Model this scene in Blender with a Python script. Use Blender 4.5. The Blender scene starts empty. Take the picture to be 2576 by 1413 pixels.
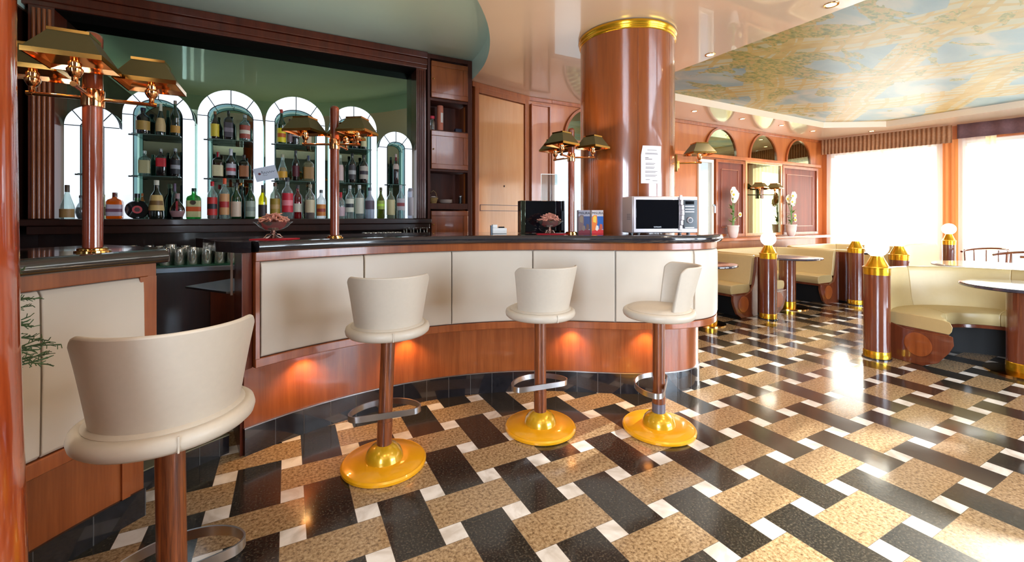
import bpy, bmesh, math, random
from mathutils import Vector, Matrix
random.seed(7)
PI = math.pi
SC = bpy.context.scene
COL = SC.collection
# ---------------------------------------------------------------- camera facts
F_PX, HORIZON, CX = 1075.0, 546.0, 1288.0
YAW = math.radians(27.7)
CAM_H = 1.331
cy_, sy_ = math.cos(YAW), math.sin(YAW)

def at(u, v, Y):
    """measured photo direction -> point on the real plane y = Y: (x, z)"""
    k = (u - CX) / F_PX
    d = Y / (cy_ - sy_ * k)
    return cy_ * k * d + sy_ * d, CAM_H - (v - HORIZON) / F_PX * d

def heading(x, y):
    l = cy_ * x - sy_ * y
    d = sy_ * x + cy_ * y
    return l / d if d > .05 else -99

# ---------------------------------------------------------------- materials
def lin(c):
    return tuple((x / 255 / 12.92) if x / 255 <= .04045 else ((x / 255 + .055) / 1.055) ** 2.4 for x in c) + (1,)

def new_mat(name):
    m = bpy.data.materials.new(name)
    m.use_nodes = True
    nt = m.node_tree
    b = nt.nodes['Principled BSDF']
    return m, nt, b

def plain(name, rgb, rough=.5, metal=0., coat=0., noise=0., nscale=20., bump=0., sheen=0., spec=.5):
    m, nt, b = new_mat(name)
    b.inputs['Roughness'].default_value = rough
    b.inputs['Metallic'].default_value = metal
    b.inputs['Coat Weight'].default_value = coat
    b.inputs['Coat Roughness'].default_value = .04
    b.inputs['Specular IOR Level'].default_value = spec
    b.inputs['Base Color'].default_value = lin(rgb)
    tc = nt.nodes.new('ShaderNodeTexCoord')
    no = nt.nodes.new('ShaderNodeTexNoise')
    no.inputs['Scale'].default_value = nscale
    no.inputs['Detail'].default_value = 4
    nt.links.new(tc.outputs['Object'], no.inputs['Vector'])
    if noise > 0:
        mx = nt.nodes.new('ShaderNodeMix')
        mx.data_type = 'RGBA'
        d = [max(0, c * (1 - noise)) for c in rgb]
        l = [min(255, c * (1 + noise)) for c in rgb]
        mx.inputs[6].default_value = lin(d)
        mx.inputs[7].default_value = lin(l)
        nt.links.new(no.outputs['Fac'], mx.inputs[0])
        nt.links.new(mx.outputs[2], b.inputs['Base Color'])
    if bump > 0:
        bp = nt.nodes.new('ShaderNodeBump')
        bp.inputs['Strength'].default_value = bump
        bp.inputs['Distance'].default_value = .002
        nt.links.new(no.outputs['Fac'], bp.inputs['Height'])
        nt.links.new(bp.outputs['Normal'], b.inputs['Normal'])
    return m

def wood(name, dark, light, scale=(16, 16, .9), rough=.28, coat=.6, contrast=.5, coat_rough=.06, bump=0.):
    m, nt, b = new_mat(name)
    tc = nt.nodes.new('ShaderNodeTexCoord')
    mp = nt.nodes.new('ShaderNodeMapping')
    mp.inputs['Scale'].default_value = scale
    n1 = nt.nodes.new('ShaderNodeTexNoise')
    n1.inputs['Scale'].default_value = 1.0
    n1.inputs['Detail'].default_value = 6
    n1.inputs['Distortion'].default_value = .4
    n2 = nt.nodes.new('ShaderNodeTexNoise')
    n2.inputs['Scale'].default_value = 7.0
    n2.inputs['Detail'].default_value = 3
    mth = nt.nodes.new('ShaderNodeMath'); mth.operation = 'MULTIPLY_ADD'
    mth.inputs[1].default_value = .35
    rp = nt.nodes.new('ShaderNodeValToRGB')
    rp.color_ramp.elements[0].position = .5 - contrast / 2 + .1
    rp.color_ramp.elements[1].position = .5 + contrast / 2 + .15
    rp.color_ramp.elements[0].color = lin(dark)
    rp.color_ramp.elements[1].color = lin(light)
    L = nt.links.new
    L(tc.outputs['Object'], mp.inputs['Vector'])
    L(mp.outputs[0], n1.inputs['Vector']); L(mp.outputs[0], n2.inputs['Vector'])
    L(n2.outputs['Fac'], mth.inputs[0]); 
    sc2 = nt.nodes.new('ShaderNodeMath'); sc2.operation = 'MULTIPLY'; sc2.inputs[1].default_value = .75
    L(n1.outputs['Fac'], sc2.inputs[0]); L(sc2.outputs[0], mth.inputs[2])
    L(mth.outputs[0], rp.inputs[0])
    L(rp.outputs[0], b.inputs['Base Color'])
    b.inputs['Roughness'].default_value = rough
    b.inputs['Coat Weight'].default_value = coat
    b.inputs['Coat Roughness'].default_value = coat_rough
    if bump:
        bp = nt.nodes.new('ShaderNodeBump'); bp.inputs['Strength'].default_value = bump; bp.inputs['Distance'].default_value = .002
        L(mth.outputs[0], bp.inputs['Height']); L(bp.outputs[0], b.inputs['Normal'])
    return m

def emit(name, rgb, strength):
    m, nt, b = new_mat(name)
    b.inputs['Base Color'].default_value = lin(rgb)
    b.inputs['Emission Color'].default_value = lin(rgb)
    b.inputs['Emission Strength'].default_value = strength
    return m

def glass(name, rgb, alpha=.85, rough=.03, gl=.14):
    """thin coloured glass: tinted transparency with a glossy fresnel layer"""
    m = bpy.data.materials.new(name); m.use_nodes = True
    nt = m.node_tree; nt.nodes.clear(); L = nt.links.new
    out = nt.nodes.new('ShaderNodeOutputMaterial')
    tr = nt.nodes.new('ShaderNodeBsdfTransparent'); tr.inputs[0].default_value = lin(rgb)
    gb = nt.nodes.new('ShaderNodeBsdfGlossy'); gb.inputs['Roughness'].default_value = rough
    gb.inputs['Color'].default_value = (1, 1, 1, 1)
    df = nt.nodes.new('ShaderNodeBsdfPrincipled'); df.inputs['Base Color'].default_value = lin(rgb)
    df.inputs['Roughness'].default_value = .2
    m1 = nt.nodes.new('ShaderNodeMixShader'); m1.inputs[0].default_value = 1 - alpha
    L(tr.outputs[0], m1.inputs[1]); L(df.outputs[0], m1.inputs[2])
    lw = nt.nodes.new('ShaderNodeLayerWeight'); lw.inputs['Blend'].default_value = .25
    ad = nt.nodes.new('ShaderNodeMath'); ad.operation = 'MULTIPLY_ADD'; ad.inputs[1].default_value = .75; ad.inputs[2].default_value = gl * .3
    L(lw.outputs['Facing'], ad.inputs[0])
    m2 = nt.nodes.new('ShaderNodeMixShader')
    L(ad.outputs[0], m2.inputs[0]); L(m1.outputs[0], m2.inputs[1]); L(gb.outputs[0], m2.inputs[2])
    L(m2.outputs[0], out.inputs[0])
    return m

def mirror(name, rgb, rough=.0):
    m, nt, b = new_mat(name)
    b.inputs['Base Color'].default_value = lin(rgb); b.inputs['Metallic'].default_value = 1
    b.inputs['Roughness'].default_value = rough
    return m

# floor: basket weave of black and beige granite bars with white marble squares
def floor_material():
    m, nt, b = new_mat('floor_stone')
    N = nt.nodes.new; L = nt.links.new
    tc = N('ShaderNodeTexCoord'); sp = N('ShaderNodeSeparateXYZ'); L(tc.outputs['Object'], sp.inputs[0])
    def mth(op, a, b_=None, c=None):
        n = N('ShaderNodeMath'); n.operation = op
        for i, x in enumerate((a, b_, c)):
            if x is None: continue
            if isinstance(x, (int, float)): n.inputs[i].default_value = x
            else: L(x, n.inputs[i])
        return n.outputs[0]
    def cell(o, off):
        t = mth('DIVIDE', mth('SUBTRACT', o, off), .3)
        r = mth('ROUND', t)
        return r, mth('ABSOLUTE', mth('MULTIPLY', mth('SUBTRACT', t, r), .3))
    i, ax = cell(sp.outputs[0], .47); j, ay = cell(sp.outputs[1], 1.86)
    par = mth('PINGPONG', mth('ADD', i, j), 1.0)          # 0 even / 1 odd
    xin = mth('LESS_THAN', ax, .1); yin = mth('LESS_THAN', ay, .1)
    white = mth('MULTIPLY', mth('SUBTRACT', 1, xin), mth('SUBTRACT', 1, yin))
    # black: even & xin, or odd & not yin
    even = mth('LESS_THAN', par, .5)
    black = mth('ADD', mth('MULTIPLY', even, xin), mth('MULTIPLY', mth('SUBTRACT', 1, even), mth('SUBTRACT', 1, yin)))
    black = mth('MULTIPLY', black, mth('SUBTRACT', 1, white))
    # joints
    jx = mth('COMPARE', ax, .1, .0009); jy = mth('COMPARE', ay, .1, .0009)
    odd = mth('SUBTRACT', 1, even)
    jx = mth('MULTIPLY', jx, mth('MAXIMUM', even, mth('GREATER_THAN', ay, .0995))); jy = mth('MULTIPLY', jy, mth('MAXIMUM', odd, mth('GREATER_THAN', ax, .0995)))
    joint = mth('MAXIMUM', jx, jy)
    # granite speckle
    n1 = N('ShaderNodeTexNoise'); n1.inputs['Scale'].default_value = 70; n1.inputs['Detail'].default_value = 7; n1.inputs['Roughness'].default_value = .7
    L(tc.outputs['Object'], n1.inputs['Vector'])
    r1 = N('ShaderNodeValToRGB'); L(n1.outputs['Fac'], r1.inputs[0])
    e = r1.color_ramp.elements
    e[0].position = .33; e[0].color = lin((78, 58, 40)); e[1].position = .68; e[1].color = lin((200, 176, 142))
    x = e.new(.47); x.color = lin((152, 124, 90)); x = e.new(.56); x.color = lin((176, 148, 112))
    # cloud variation in the beige
    n4 = N('ShaderNodeTexNoise'); n4.inputs['Scale'].default_value = 5; L(tc.outputs['Object'], n4.inputs['Vector'])
    n2 = N('ShaderNodeTexNoise'); n2.inputs['Scale'].default_value = 110; n2.inputs['Detail'].default_value = 5; L(tc.outputs['Object'], n2.inputs['Vector'])
    r2 = N('ShaderNodeValToRGB'); L(n2.outputs['Fac'], r2.inputs[0])
    e = r2.color_ramp.elements
    e[0].position = .45; e[0].color = lin((26, 24, 23)); e[1].position = .75; e[1].color = lin((84, 76, 64))
    n3 = N('ShaderNodeTexNoise'); n3.inputs['Scale'].default_value = 6; n3.inputs['Detail'].default_value = 8; n3.inputs['Distortion'].default_value = 1.5
    L(tc.outputs['Object'], n3.inputs['Vector'])
    r3 = N('ShaderNodeValToRGB'); L(n3.outputs['Fac'], r3.inputs[0])
    e = r3.color_ramp.elements
    e[0].position = .35; e[0].color = lin((205, 196, 186)); e[1].position = .6; e[1].color = lin((240, 236, 232))
    def mix(f, a, b_):
        n = N('ShaderNodeMix'); n.data_type = 'RGBA'; L(f, n.inputs[0])
        for k, x in ((6, a), (7, b_)):
            if isinstance(x, tuple): n.inputs[k].default_value = x
            else: L(x, n.inputs[k])
        return n.outputs[2]
    c = mix(black, r1.outputs[0], r2.outputs[0])
    c = mix(white, c, r3.outputs[0])
    c = mix(joint, c, lin((92, 80, 68)))
    L(c, b.inputs['Base Color'])
    b.inputs['Roughness'].default_value = .16
    b.inputs['Coat Weight'].default_value = .5
    b.inputs['Coat Roughness'].default_value = .09
    # slight waviness of the polish
    bp = N('ShaderNodeBump'); bp.inputs['Strength'].default_value = .04; bp.inputs['Distance'].default_value = .01
    n5 = N('ShaderNodeTexNoise'); n5.inputs['Scale'].default_value = 14; L(tc.outputs['Object'], n5.inputs['Vector'])
    L(n5.outputs['Fac'], bp.inputs['Height']); L(bp.outputs[0], b.inputs['Normal'])
    return m

def mural_material():
    m, nt, b = new_mat('painted_sky_and_pergola')
    N = nt.nodes.new; L = nt.links.new
    tc = N('ShaderNodeTexCoord'); P0 = tc.outputs['Object']
    sp = N('ShaderNodeSeparateXYZ'); L(P0, sp.inputs[0])
    def mth(op, a, b_=None, c=None):
        n = N('ShaderNodeMath'); n.operation = op
        for i, x in enumerate((a, b_, c)):
            if x is None: continue
            if isinstance(x, (int, float)): n.inputs[i].default_value = x
            else: L(x, n.inputs[i])
        return n.outputs[0]
    def noise(sc, det=3, dist=0., vec=None, st=(1, 1, 1), rot=0):
        mp = N('ShaderNodeMapping'); mp.inputs['Scale'].default_value = st; mp.inputs['Rotation'].default_value = (0, 0, rot)
        L(vec or P0, mp.inputs[0])
        n = N('ShaderNodeTexNoise'); n.inputs['Scale'].default_value = sc; n.inputs['Detail'].default_value = det; n.inputs['Distortion'].default_value = dist
        L(mp.outputs[0], n.inputs['Vector']); return n.outputs['Fac']
    def ramp(f, stops):
        r = N('ShaderNodeValToRGB'); L(f, r.inputs[0]); e = r.color_ramp.elements
        e[0].position, e[0].color = stops[0][0], lin(stops[0][1]); e[1].position, e[1].color = stops[-1][0], lin(stops[-1][1])
        for p, c in stops[1:-1]:
            x = e.new(p); x.color = lin(c)
        return r.outputs[0]
    def mix(f, a, b_):
        n = N('ShaderNodeMix'); n.data_type = 'RGBA'
        if isinstance(f, float): n.inputs[0].default_value = f
        else: L(f, n.inputs[0])
        L(a, n.inputs[6]); L(b_, n.inputs[7]); return n.outputs[2]
    sky = ramp(noise(1.1, 5, .6, st=(1, 2.4, 1), rot=.5), [(.32, (138, 168, 176)), (.5, (168, 186, 184)), (.66, (222, 210, 186))])
    # pergola: curved beams and a lattice between them, seen from below
    wob = noise(.5, 2)
    xw = mth('ADD', sp.outputs[0], mth('MULTIPLY', mth('SUBTRACT', wob, .5), 1.2))
    yw = mth('ADD', sp.outputs[1], mth('MULTIPLY', mth('SUBTRACT', noise(.45, 2, rot=1.), .5), 1.0))
    def bars(c, per, w, ph=0.):
        t = mth('FRACT', mth('ADD', mth('DIVIDE', c, per), ph)); return mth('LESS_THAN', mth('ABSOLUTE', mth('SUBTRACT', t, .5)), w / per / 2)
    diag1 = mth('ADD', mth('MULTIPLY', xw, .80), mth('MULTIPLY', yw, .60))
    diag2 = mth('SUBTRACT', mth('MULTIPLY', xw, .60), mth('MULTIPLY', yw, .80))
    lat = mth('MAXIMUM', bars(diag1, .15, .045), bars(diag2, .23, .05))
    beam = mth('MAXIMUM', bars(diag1, 1.55, .10, .3), bars(diag2, 1.35, .12, .15))
    d1 = mth('ABSOLUTE', mth('SUBTRACT', mth('FRACT', mth('ADD', mth('DIVIDE', diag1, 1.55), .3)), .5))
    d2 = mth('ABSOLUTE', mth('SUBTRACT', mth('FRACT', mth('ADD', mth('DIVIDE', diag2, 1.35), .15)), .5))
    band = mth('MAXIMUM', mth('LESS_THAN', d1, .2), mth('LESS_THAN', d2, .17))
    ochre = ramp(noise(6, 4), [(.35, (206, 168, 92)), (.65, (226, 192, 120))])
    pale = ramp(noise(3, 4), [(.35, (214, 198, 140)), (.65, (232, 216, 170))])
    c = mix(mth('MULTIPLY', band, .72), sky, pale)
    c = mix(mth('MULTIPLY', mth('MULTIPLY', lat, band), .85), c, ochre)
    c = mix(mth('MULTIPLY', beam, .85), c, ochre)
    # foliage strings towards the bar side of the mural
    fol = noise(1.3, 6, 1.2, st=(1, 2.2, 1), rot=.35)
    side = mth('SUBTRACT', 1.0, mth('MULTIPLY', mth('SUBTRACT', sp.outputs[0], 3.6), .24))
    fm = mth('GREATER_THAN', mth('ADD', fol, mth('MULTIPLY', side, .16)), .63)
    leaves = ramp(noise(16, 6, .5, st=(1, 2, 1), rot=.35), [(.34, (108, 122, 62)), (.48, (168, 164, 88)), (.56, (216, 184, 116)), (.7, (214, 168, 108))])
    c = mix(mth('MULTIPLY', fm, .85), c, leaves)
    hs = N('ShaderNodeHueSaturation'); hs.inputs['Value'].default_value = .62; hs.inputs['Saturation'].default_value = 1.12; L(c, hs.inputs['Color'])
    L(hs.outputs[0], b.inputs['Base Color'])
    b.inputs['Roughness'].default_value = .45
    return m

M = {}
M['floor'] = floor_material()
M['mural'] = mural_material()
M['cream_ceiling'] = plain('cream_lacquer_ceiling', (226, 200, 172), .25, coat=.9, spec=.6)
M['cream_ceiling'].node_tree.nodes['Principled BSDF'].inputs['Coat Roughness'].default_value = .015
M['green_ceiling'] = plain('green_lacquer_ceiling', (214, 236, 220), .4, coat=.5, noise=.04, nscale=2)
M['wood'] = wood('mahogany', (128, 62, 26), (182, 100, 50), coat=.35)
M['wood_dark'] = wood('dark_mahogany', (72, 26, 12), (116, 48, 26), coat=.35)
M['wood_deep'] = wood('deep_brown_wood', (40, 17, 10), (62, 28, 18), coat=.3)  # very dark brown wood of the bar walls, ledge and cabinets
M['wood_matte'] = wood('matte_red_brown_wood', (92, 34, 18), (128, 54, 30), rough=.55, coat=0.)
M['wood_niche'] = wood('matte_dark_mahogany', (62, 24, 12), (98, 42, 22), rough=.6, coat=0.)
M['wood_wall'] = wood('cherry_panelling', (160, 84, 38), (196, 116, 60), scale=(9, 9, .6), rough=.35, coat=.4)
M['wood_pale'] = wood('pale_cherry', (196, 128, 76), (222, 160, 104), scale=(9, 9, .6), rough=.22, coat=.8)
M['wood_col'] = wood('column_veneer', (114, 54, 18), (164, 84, 32), scale=(7, 7, .5), rough=.25, coat=.9)
M['wood_post'] = wood('post_mahogany', (140, 52, 20), (206, 98, 44), scale=(14, 14, 1.2), rough=.15, coat=1.)
M['wood_rose'] = wood('rosewood', (96, 44, 26), (134, 70, 42), rough=.2, coat=.9)
M['wood_oak'] = wood('brown_oak', (72, 30, 14), (176, 96, 46), scale=(60, 60, 2.2), rough=.4, coat=.3, contrast=.35, bump=.3)
M['leather'] = plain('cream_leather', (200, 188, 172), .42, noise=.02, nscale=60, bump=.08)
M['leather_panel'] = plain('cream_padded_vinyl', (206, 194, 178), .38, noise=.015, nscale=8, bump=.03)
M['leather_bench'] = plain('beige_bench_leather', (192, 168, 118), .36, noise=.02, nscale=30, bump=.08)
M['granite'] = plain('black_granite', (30, 29, 33), .12, coat=.8, noise=.75, nscale=90)
M['granite_brown'] = plain('dark_brown_granite', (26, 25, 26), .14, coat=.7, noise=.8, nscale=120)
M['plinth'] = plain('black_marble_tiles', (24, 23, 26), .16, coat=.7, noise=.9, nscale=40)
M['joint'] = plain('tile_joint', (88, 84, 82), .7)
M['brass'] = plain('polished_brass', (212, 160, 84), .12, 1.)
M['copper'] = plain('copper_gold', (222, 158, 104), .1, 1.)
M['olive'] = plain('olive_brass_lacquer', (98, 88, 54), .32, .35)
M['gold'] = plain('gold_enamel', (240, 168, 14), .28, .1, coat=.7)
M['gold_post'] = plain('gold_metal', (214, 160, 30), .22, .8, coat=.3)
M['steel'] = plain('brushed_steel', (190, 188, 190), .28, 1.)
M['steel_dark'] = plain('worktop_steel', (150, 160, 172), .3, 1.)
M['black'] = plain('black_plastic', (16, 17, 20), .2)
M['black_gloss'] = plain('black_glass', (10, 12, 18), .04, coat=1.)
M['white'] = plain('white_plastic', (232, 230, 228), .4)
M['silver'] = plain('silver_paint', (200, 190, 192), .35, .5)
M['paper'] = plain('white_paper', (228, 218, 214), .8)
M['paper_blue'] = plain('card_paper', (208, 212, 228), .8)
M['ink'] = plain('grey_ink', (110, 104, 108), .8)
M['ink_dark'] = plain('dark_ink', (40, 34, 48), .8)
M['red'] = plain('red_cloth', (196, 14, 34), .8)
M['pink'] = plain('red_striped_wrapper', (226, 120, 104), .5, noise=.5, nscale=160)
M['arch'] = emit('backlit_arch_panel', (232, 242, 252), .80)
M['arch_side'] = emit('arch_reveal_panel', (150, 200, 208), .3)
M['lead'] = plain('dark_lead', (18, 22, 26), .6)
M['mirror_dark'] = mirror('tinted_mirror', (140, 160, 142))
M['mirror'] = mirror('clear_mirror', (150, 152, 116))
M['shelf_glass'] = glass('shelf_glass', (120, 160, 150), .7)
M['clear'] = glass('clear_glass', (235, 243, 242), .97, gl=.3)
M['pane'] = glass('window_glass', (244, 248, 250), .98, gl=.05)
M['globe'] = emit('lit_opal_globe', (255, 246, 226), 5.)
M['bulb'] = emit('downlight_bulb', (255, 226, 180), 14.)
M['bulb_warm'] = emit('warm_bulb', (255, 160, 70), 8.)
M['green_needles'] = plain('fir_needles', (52, 72, 34), .7, noise=.3, nscale=40)
M['leaf'] = plain('leaf_green', (96, 132, 50), .5)
M['petal'] = plain('white_petals', (240, 232, 212), .6)
M['pollen'] = plain('yellow_flower_centre', (214, 176, 40), .7)
M['ceramic'] = plain('white_ceramic', (226, 212, 204), .35)
M['frame_white'] = plain('white_frame_paint', (222, 214, 200), .4)
M['valance'] = plain('brown_valance_fabric', (150, 104, 70), .85, noise=.15, nscale=30)
M['valance_dark'] = plain('purple_brown_fabric', (92, 62, 62), .85, noise=.15, nscale=30)
M['dark_wall'] = plain('olive_back_wall', (36, 31, 20), .7, noise=.1, nscale=3)
M['dark'] = plain('near_black', (14, 12, 12), .6)
M['platform'] = plain('bar_floor_sheet', (128, 120, 92), .45, .3)

def curtain_material(name, rgb, tr):
    m = bpy.data.materials.new(name); m.use_nodes = True
    nt = m.node_tree; nt.nodes.clear(); L = nt.links.new
    out = nt.nodes.new('ShaderNodeOutputMaterial')
    t = nt.nodes.new('ShaderNodeBsdfTransparent')
    tl = nt.nodes.new('ShaderNodeBsdfTranslucent'); tl.inputs[0].default_value = lin(rgb)
    df = nt.nodes.new('ShaderNodeBsdfDiffuse'); df.inputs[0].default_value = lin(rgb)
    a = nt.nodes.new('ShaderNodeMixShader'); a.inputs[0].default_value = .4
    L(tl.outputs[0], a.inputs[1]); L(df.outputs[0], a.inputs[2])
    c = nt.nodes.new('ShaderNodeMixShader'); c.inputs[0].default_value = 1 - tr
    L(t.outputs[0], c.inputs[1]); L(a.outputs[0], c.inputs[2]); L(c.outputs[0], out.inputs[0])
    return m
M['sheer'] = curtain_material('sheer_curtain', (255, 250, 240), .5)
M['drape'] = curtain_material('peach_drape', (226, 150, 90), .02)
M['drape_y'] = curtain_material('pale_yellow_drape', (250, 240, 180), .3)

# ---------------------------------------------------------------- mesh builder
class MB:
    def __init__(self):
        self.v = []; self.f = []; self.m = []
    def add(self, verts, faces, mat=0):
        o = len(self.v); self.v += [tuple(p) for p in verts]
        for f in faces:
            self.f.append(tuple(i + o for i in f)); self.m.append(mat)
        return self
    def box(self, lo, hi, mat=0, mtx=None):
        x0, y0, z0 = lo; x1, y1, z1 = hi
        vs = [(x0, y0, z0), (x1, y0, z0), (x1, y1, z0), (x0, y1, z0), (x0, y0, z1), (x1, y0, z1), (x1, y1, z1), (x0, y1, z1)]
        if mtx: vs = [mtx @ Vector(p) for p in vs]
        return self.add(vs, [(0, 3, 2, 1), (4, 5, 6, 7), (0, 1, 5, 4), (1, 2, 6, 5), (2, 3, 7, 6), (3, 0, 4, 7)], mat)
    def lathe(self, prof, n=32, c=(0, 0, 0), mat=0, a0=0, a1=2 * PI, sy=1., sq=0., mtx=None, cap=True):
        """prof: (r, z) from bottom to top; sq>0 squares the section"""
        full = abs(a1 - a0 - 2 * PI) < 1e-6
        k = n if full else n + 1
        vs = []
        for r, z in prof:
            for i in range(k):
                a = a0 + (a1 - a0) * i / n
                ca, sa = math.cos(a), math.sin(a)
                s = 1.
                if sq:
                    p = 2 + sq * 8
                    s = 1 / (abs(ca) ** p + abs(sa) ** p) ** (1 / p)
                vs.append(Vector((c[0] + r * ca * s, c[1] + r * sa * s * sy, c[2] + z)))
        if mtx: vs = [mtx @ p for p in vs]
        fs = []
        for j in range(len(prof) - 1):
            for i in range(n):
                i2 = (i + 1) % k
                fs.append((j * k + i, j * k + i2, (j + 1) * k + i2, (j + 1) * k + i))
        if full and cap:
            if prof[0][0] > 1e-5: fs.append(tuple(reversed(range(k))))
            if prof[-1][0] > 1e-5: fs.append(tuple(range((len(prof) - 1) * k, len(prof) * k)))
        return self.add(vs, fs, mat)
    def cyl(self, p0, p1, r, n=16, mat=0, r1=None):
        p0, p1 = Vector(p0), Vector(p1); d = p1 - p0
        q = d.to_track_quat('Z', 'Y').to_matrix().to_4x4(); q.translation = p0
        return self.lathe([(r, 0), (r if r1 is None else r1, d.length)], n, mat=mat, mtx=q)
    def tube(self, pts, r, n=8, mat=0, closed=False):
        pts = [Vector(p) for p in pts]; k = len(pts); vs = []
        for i, p in enumerate(pts):
            a = pts[(i - 1) % k] if (closed or i) else p
            b = pts[(i + 1) % k] if (closed or i < k - 1) else p
            t = (b - a).normalized()
            up = Vector((0, 0, 1)) if abs(t.z) < .9 else Vector((1, 0, 0))
            e1 = t.cross(up).normalized(); e2 = t.cross(e1)
            rr = r[i] if isinstance(r, (list, tuple)) else r
            for j in range(n):
                w = 2 * PI * j / n
                vs.append(p + e1 * math.cos(w) * rr + e2 * math.sin(w) * rr)
        fs = []
        for i in range(k if closed else k - 1):
            for j in range(n):
                fs.append((i * n + j, i * n + (j + 1) % n, ((i + 1) % k) * n + (j + 1) % n, ((i + 1) % k) * n + j))
        if not closed:
            fs.append(tuple(reversed(range(n)))); fs.append(tuple(range((k - 1) * n, k * n)))
        return self.add(vs, fs, mat)
    def prism(self, poly, z0, z1, mat=0):
        n = len(poly)
        vs = [(x, y, z0) for x, y in poly] + [(x, y, z1) for x, y in poly]
        fs = [tuple(reversed(range(n))), tuple(range(n, 2 * n))]
        fs += [(i, (i + 1) % n, n + (i + 1) % n, n + i) for i in range(n)]
        return self.add(vs, fs, mat)
    def sweep(self, path, prof, mat=0, closed=False, cap=True, zoff=None):
        """path xy, prof (off, z) closed polygon; off is to the right of travel"""
        path = [Vector((p[0], p[1])) for p in path]; k = len(path); m = len(prof); vs = []
        for i, p in enumerate(path):
            a = path[(i - 1) % k] if (closed or i) else p
            b = path[(i + 1) % k] if (closed or i < k - 1) else p
            t = (b - a).normalized(); nrm = Vector((t.y, -t.x))
            for o, z in prof: vs.append((p.x + nrm.x * o, p.y + nrm.y * o, z))
        fs = []
        for i in range(k if closed else k - 1):
            for j in range(m):
                i2 = (i + 1) % k; j2 = (j + 1) % m
                fs.append((i * m + j, i2 * m + j, i2 * m + j2, i * m + j2))
        if cap and not closed:
            fs.append(tuple(range(m))); fs.append(tuple(reversed(range((k - 1) * m, k * m))))
        return self.add(vs, fs, mat)
    def build(self, name, mats, parent=None, loc=None, bevel=0., smooth=35, kind=None, rot=None, solid=0., subsurf=0):
        me = bpy.data.meshes.new(name)
        me.from_pydata(self.v, [], self.f)
        if not isinstance(mats, (list, tuple)): mats = [mats]
        for x in mats: me.materials.append(x)
        for p, mi in zip(me.polygons, self.m): p.material_index = mi
        bm = bmesh.new(); bm.from_mesh(me)
        bmesh.ops.recalc_face_normals(bm, faces=bm.faces)
        bm.to_mesh(me); bm.free()
        if smooth:
            for p in me.polygons: p.use_smooth = True
            me.set_sharp_from_angle(angle=math.radians(smooth))
        o = bpy.data.objects.new(name, me); COL.objects.link(o)
        if parent: o.parent = parent
        if loc: o.location = loc
        if rot: o.rotation_euler = rot
        if solid:
            md = o.modifiers.new('solid', 'SOLIDIFY'); md.thickness = solid; md.offset = 0
        if bevel:
            md = o.modifiers.new('bevel', 'BEVEL'); md.width = bevel; md.segments = 2; md.limit_method = 'ANGLE'
        if subsurf:
            md = o.modifiers.new('sub', 'SUBSURF'); md.levels = subsurf; md.render_levels = subsurf
        if kind: o['kind'] = kind
        return o

def tag(o, label, cat, group=None):
    o['label'] = label; o['category'] = cat
    if group: o['group'] = group
    return o

def thing(name, label, cat, loc=(0, 0, 0), rz=0., group=None):
    o = bpy.data.objects.new(name, None); COL.objects.link(o)
    o.location = loc; o.rotation_euler = (0, 0, rz); o.empty_display_size = .1
    return tag(o, label, cat, group)

def copy_tree(o, parent=None):
    c = o.copy(); COL.objects.link(c)
    if parent: c.parent = parent
    for ch in list(o.children): copy_tree(ch, c)
    return c

def filled(loops, to3d, name, mat, parent=None, kind=None, thick=None):
    """flat sheet with holes: loops of 2-d points, first is the outline"""
    bm = bmesh.new(); edges = []
    for lp in loops:
        vs = [bm.verts.new(to3d(*p)) for p in lp]
        for i in range(len(vs)): edges.append(bm.edges.new((vs[i], vs[(i + 1) % len(vs)])))
    bmesh.ops.triangle_fill(bm, use_beauty=True, use_dissolve=False, edges=edges)
    me = bpy.data.meshes.new(name); bm.to_mesh(me); bm.free(); me.materials.append(mat)
    o = bpy.data.objects.new(name, me); COL.objects.link(o)
    if parent: o.parent = parent
    if kind: o['kind'] = kind
    if thick:
        md = o.modifiers.new('solid', 'SOLIDIFY'); md.thickness = abs(thick); md.offset = 1 if thick > 0 else -1
    return o

def text_mesh(name, body, size, mat, parent, mtx, extrude=.0004, align='CENTER', shear=0.):
    cu = bpy.data.curves.new(name, 'FONT'); cu.body = body; cu.size = size; cu.extrude = extrude
    cu.align_x = align; cu.align_y = 'CENTER'; cu.shear = shear
    t = bpy.data.objects.new(name + '_tmp', cu); COL.objects.link(t)
    dg = bpy.context.evaluated_depsgraph_get()
    me = bpy.data.meshes.new_from_object(t.evaluated_get(dg))
    bpy.data.objects.remove(t); me.transform(mtx); me.materials.clear(); me.materials.append(mat)
    o = bpy.data.objects.new(name, me); COL.objects.link(o); o.parent = parent
    return o

def arc(cx, cy, r, a0, a1, n):
    return [(cx + r * math.cos(math.radians(a0 + (a1 - a0) * i / n)), cy + r * math.sin(math.radians(a0 + (a1 - a0) * i / n))) for i in range(n + 1)]

def spline(pts, n=6):
    out = []
    P = [Vector(p) for p in pts]; P = [P[0] * 2 - P[1]] + P + [P[-1] * 2 - P[-2]]
    for i in range(1, len(P) - 2):
        for k in range(n):
            t = k / n; a, b, c, d = P[i - 1], P[i], P[i + 1], P[i + 2]
            out.append(tuple(.5 * ((2 * b) + (c - a) * t + (2 * a - 5 * b + 4 * c - d) * t * t + (3 * b - a - 3 * c + d) * t ** 3)))
    out.append(tuple(P[-2])); return out

# ================================================================= SETTING
ZC, ZG, ZM = 2.92, 3.135, 3.02
XW0, XW1 = 9.9, 10.5              # window wall passes (9.9,4.9) and (10.5,2.1)
def win_x(y): return 9.9 + (4.9 - y) * (.6 / 2.8)
XL, YF, YN = -1.8, 4.9, -3.6

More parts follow.
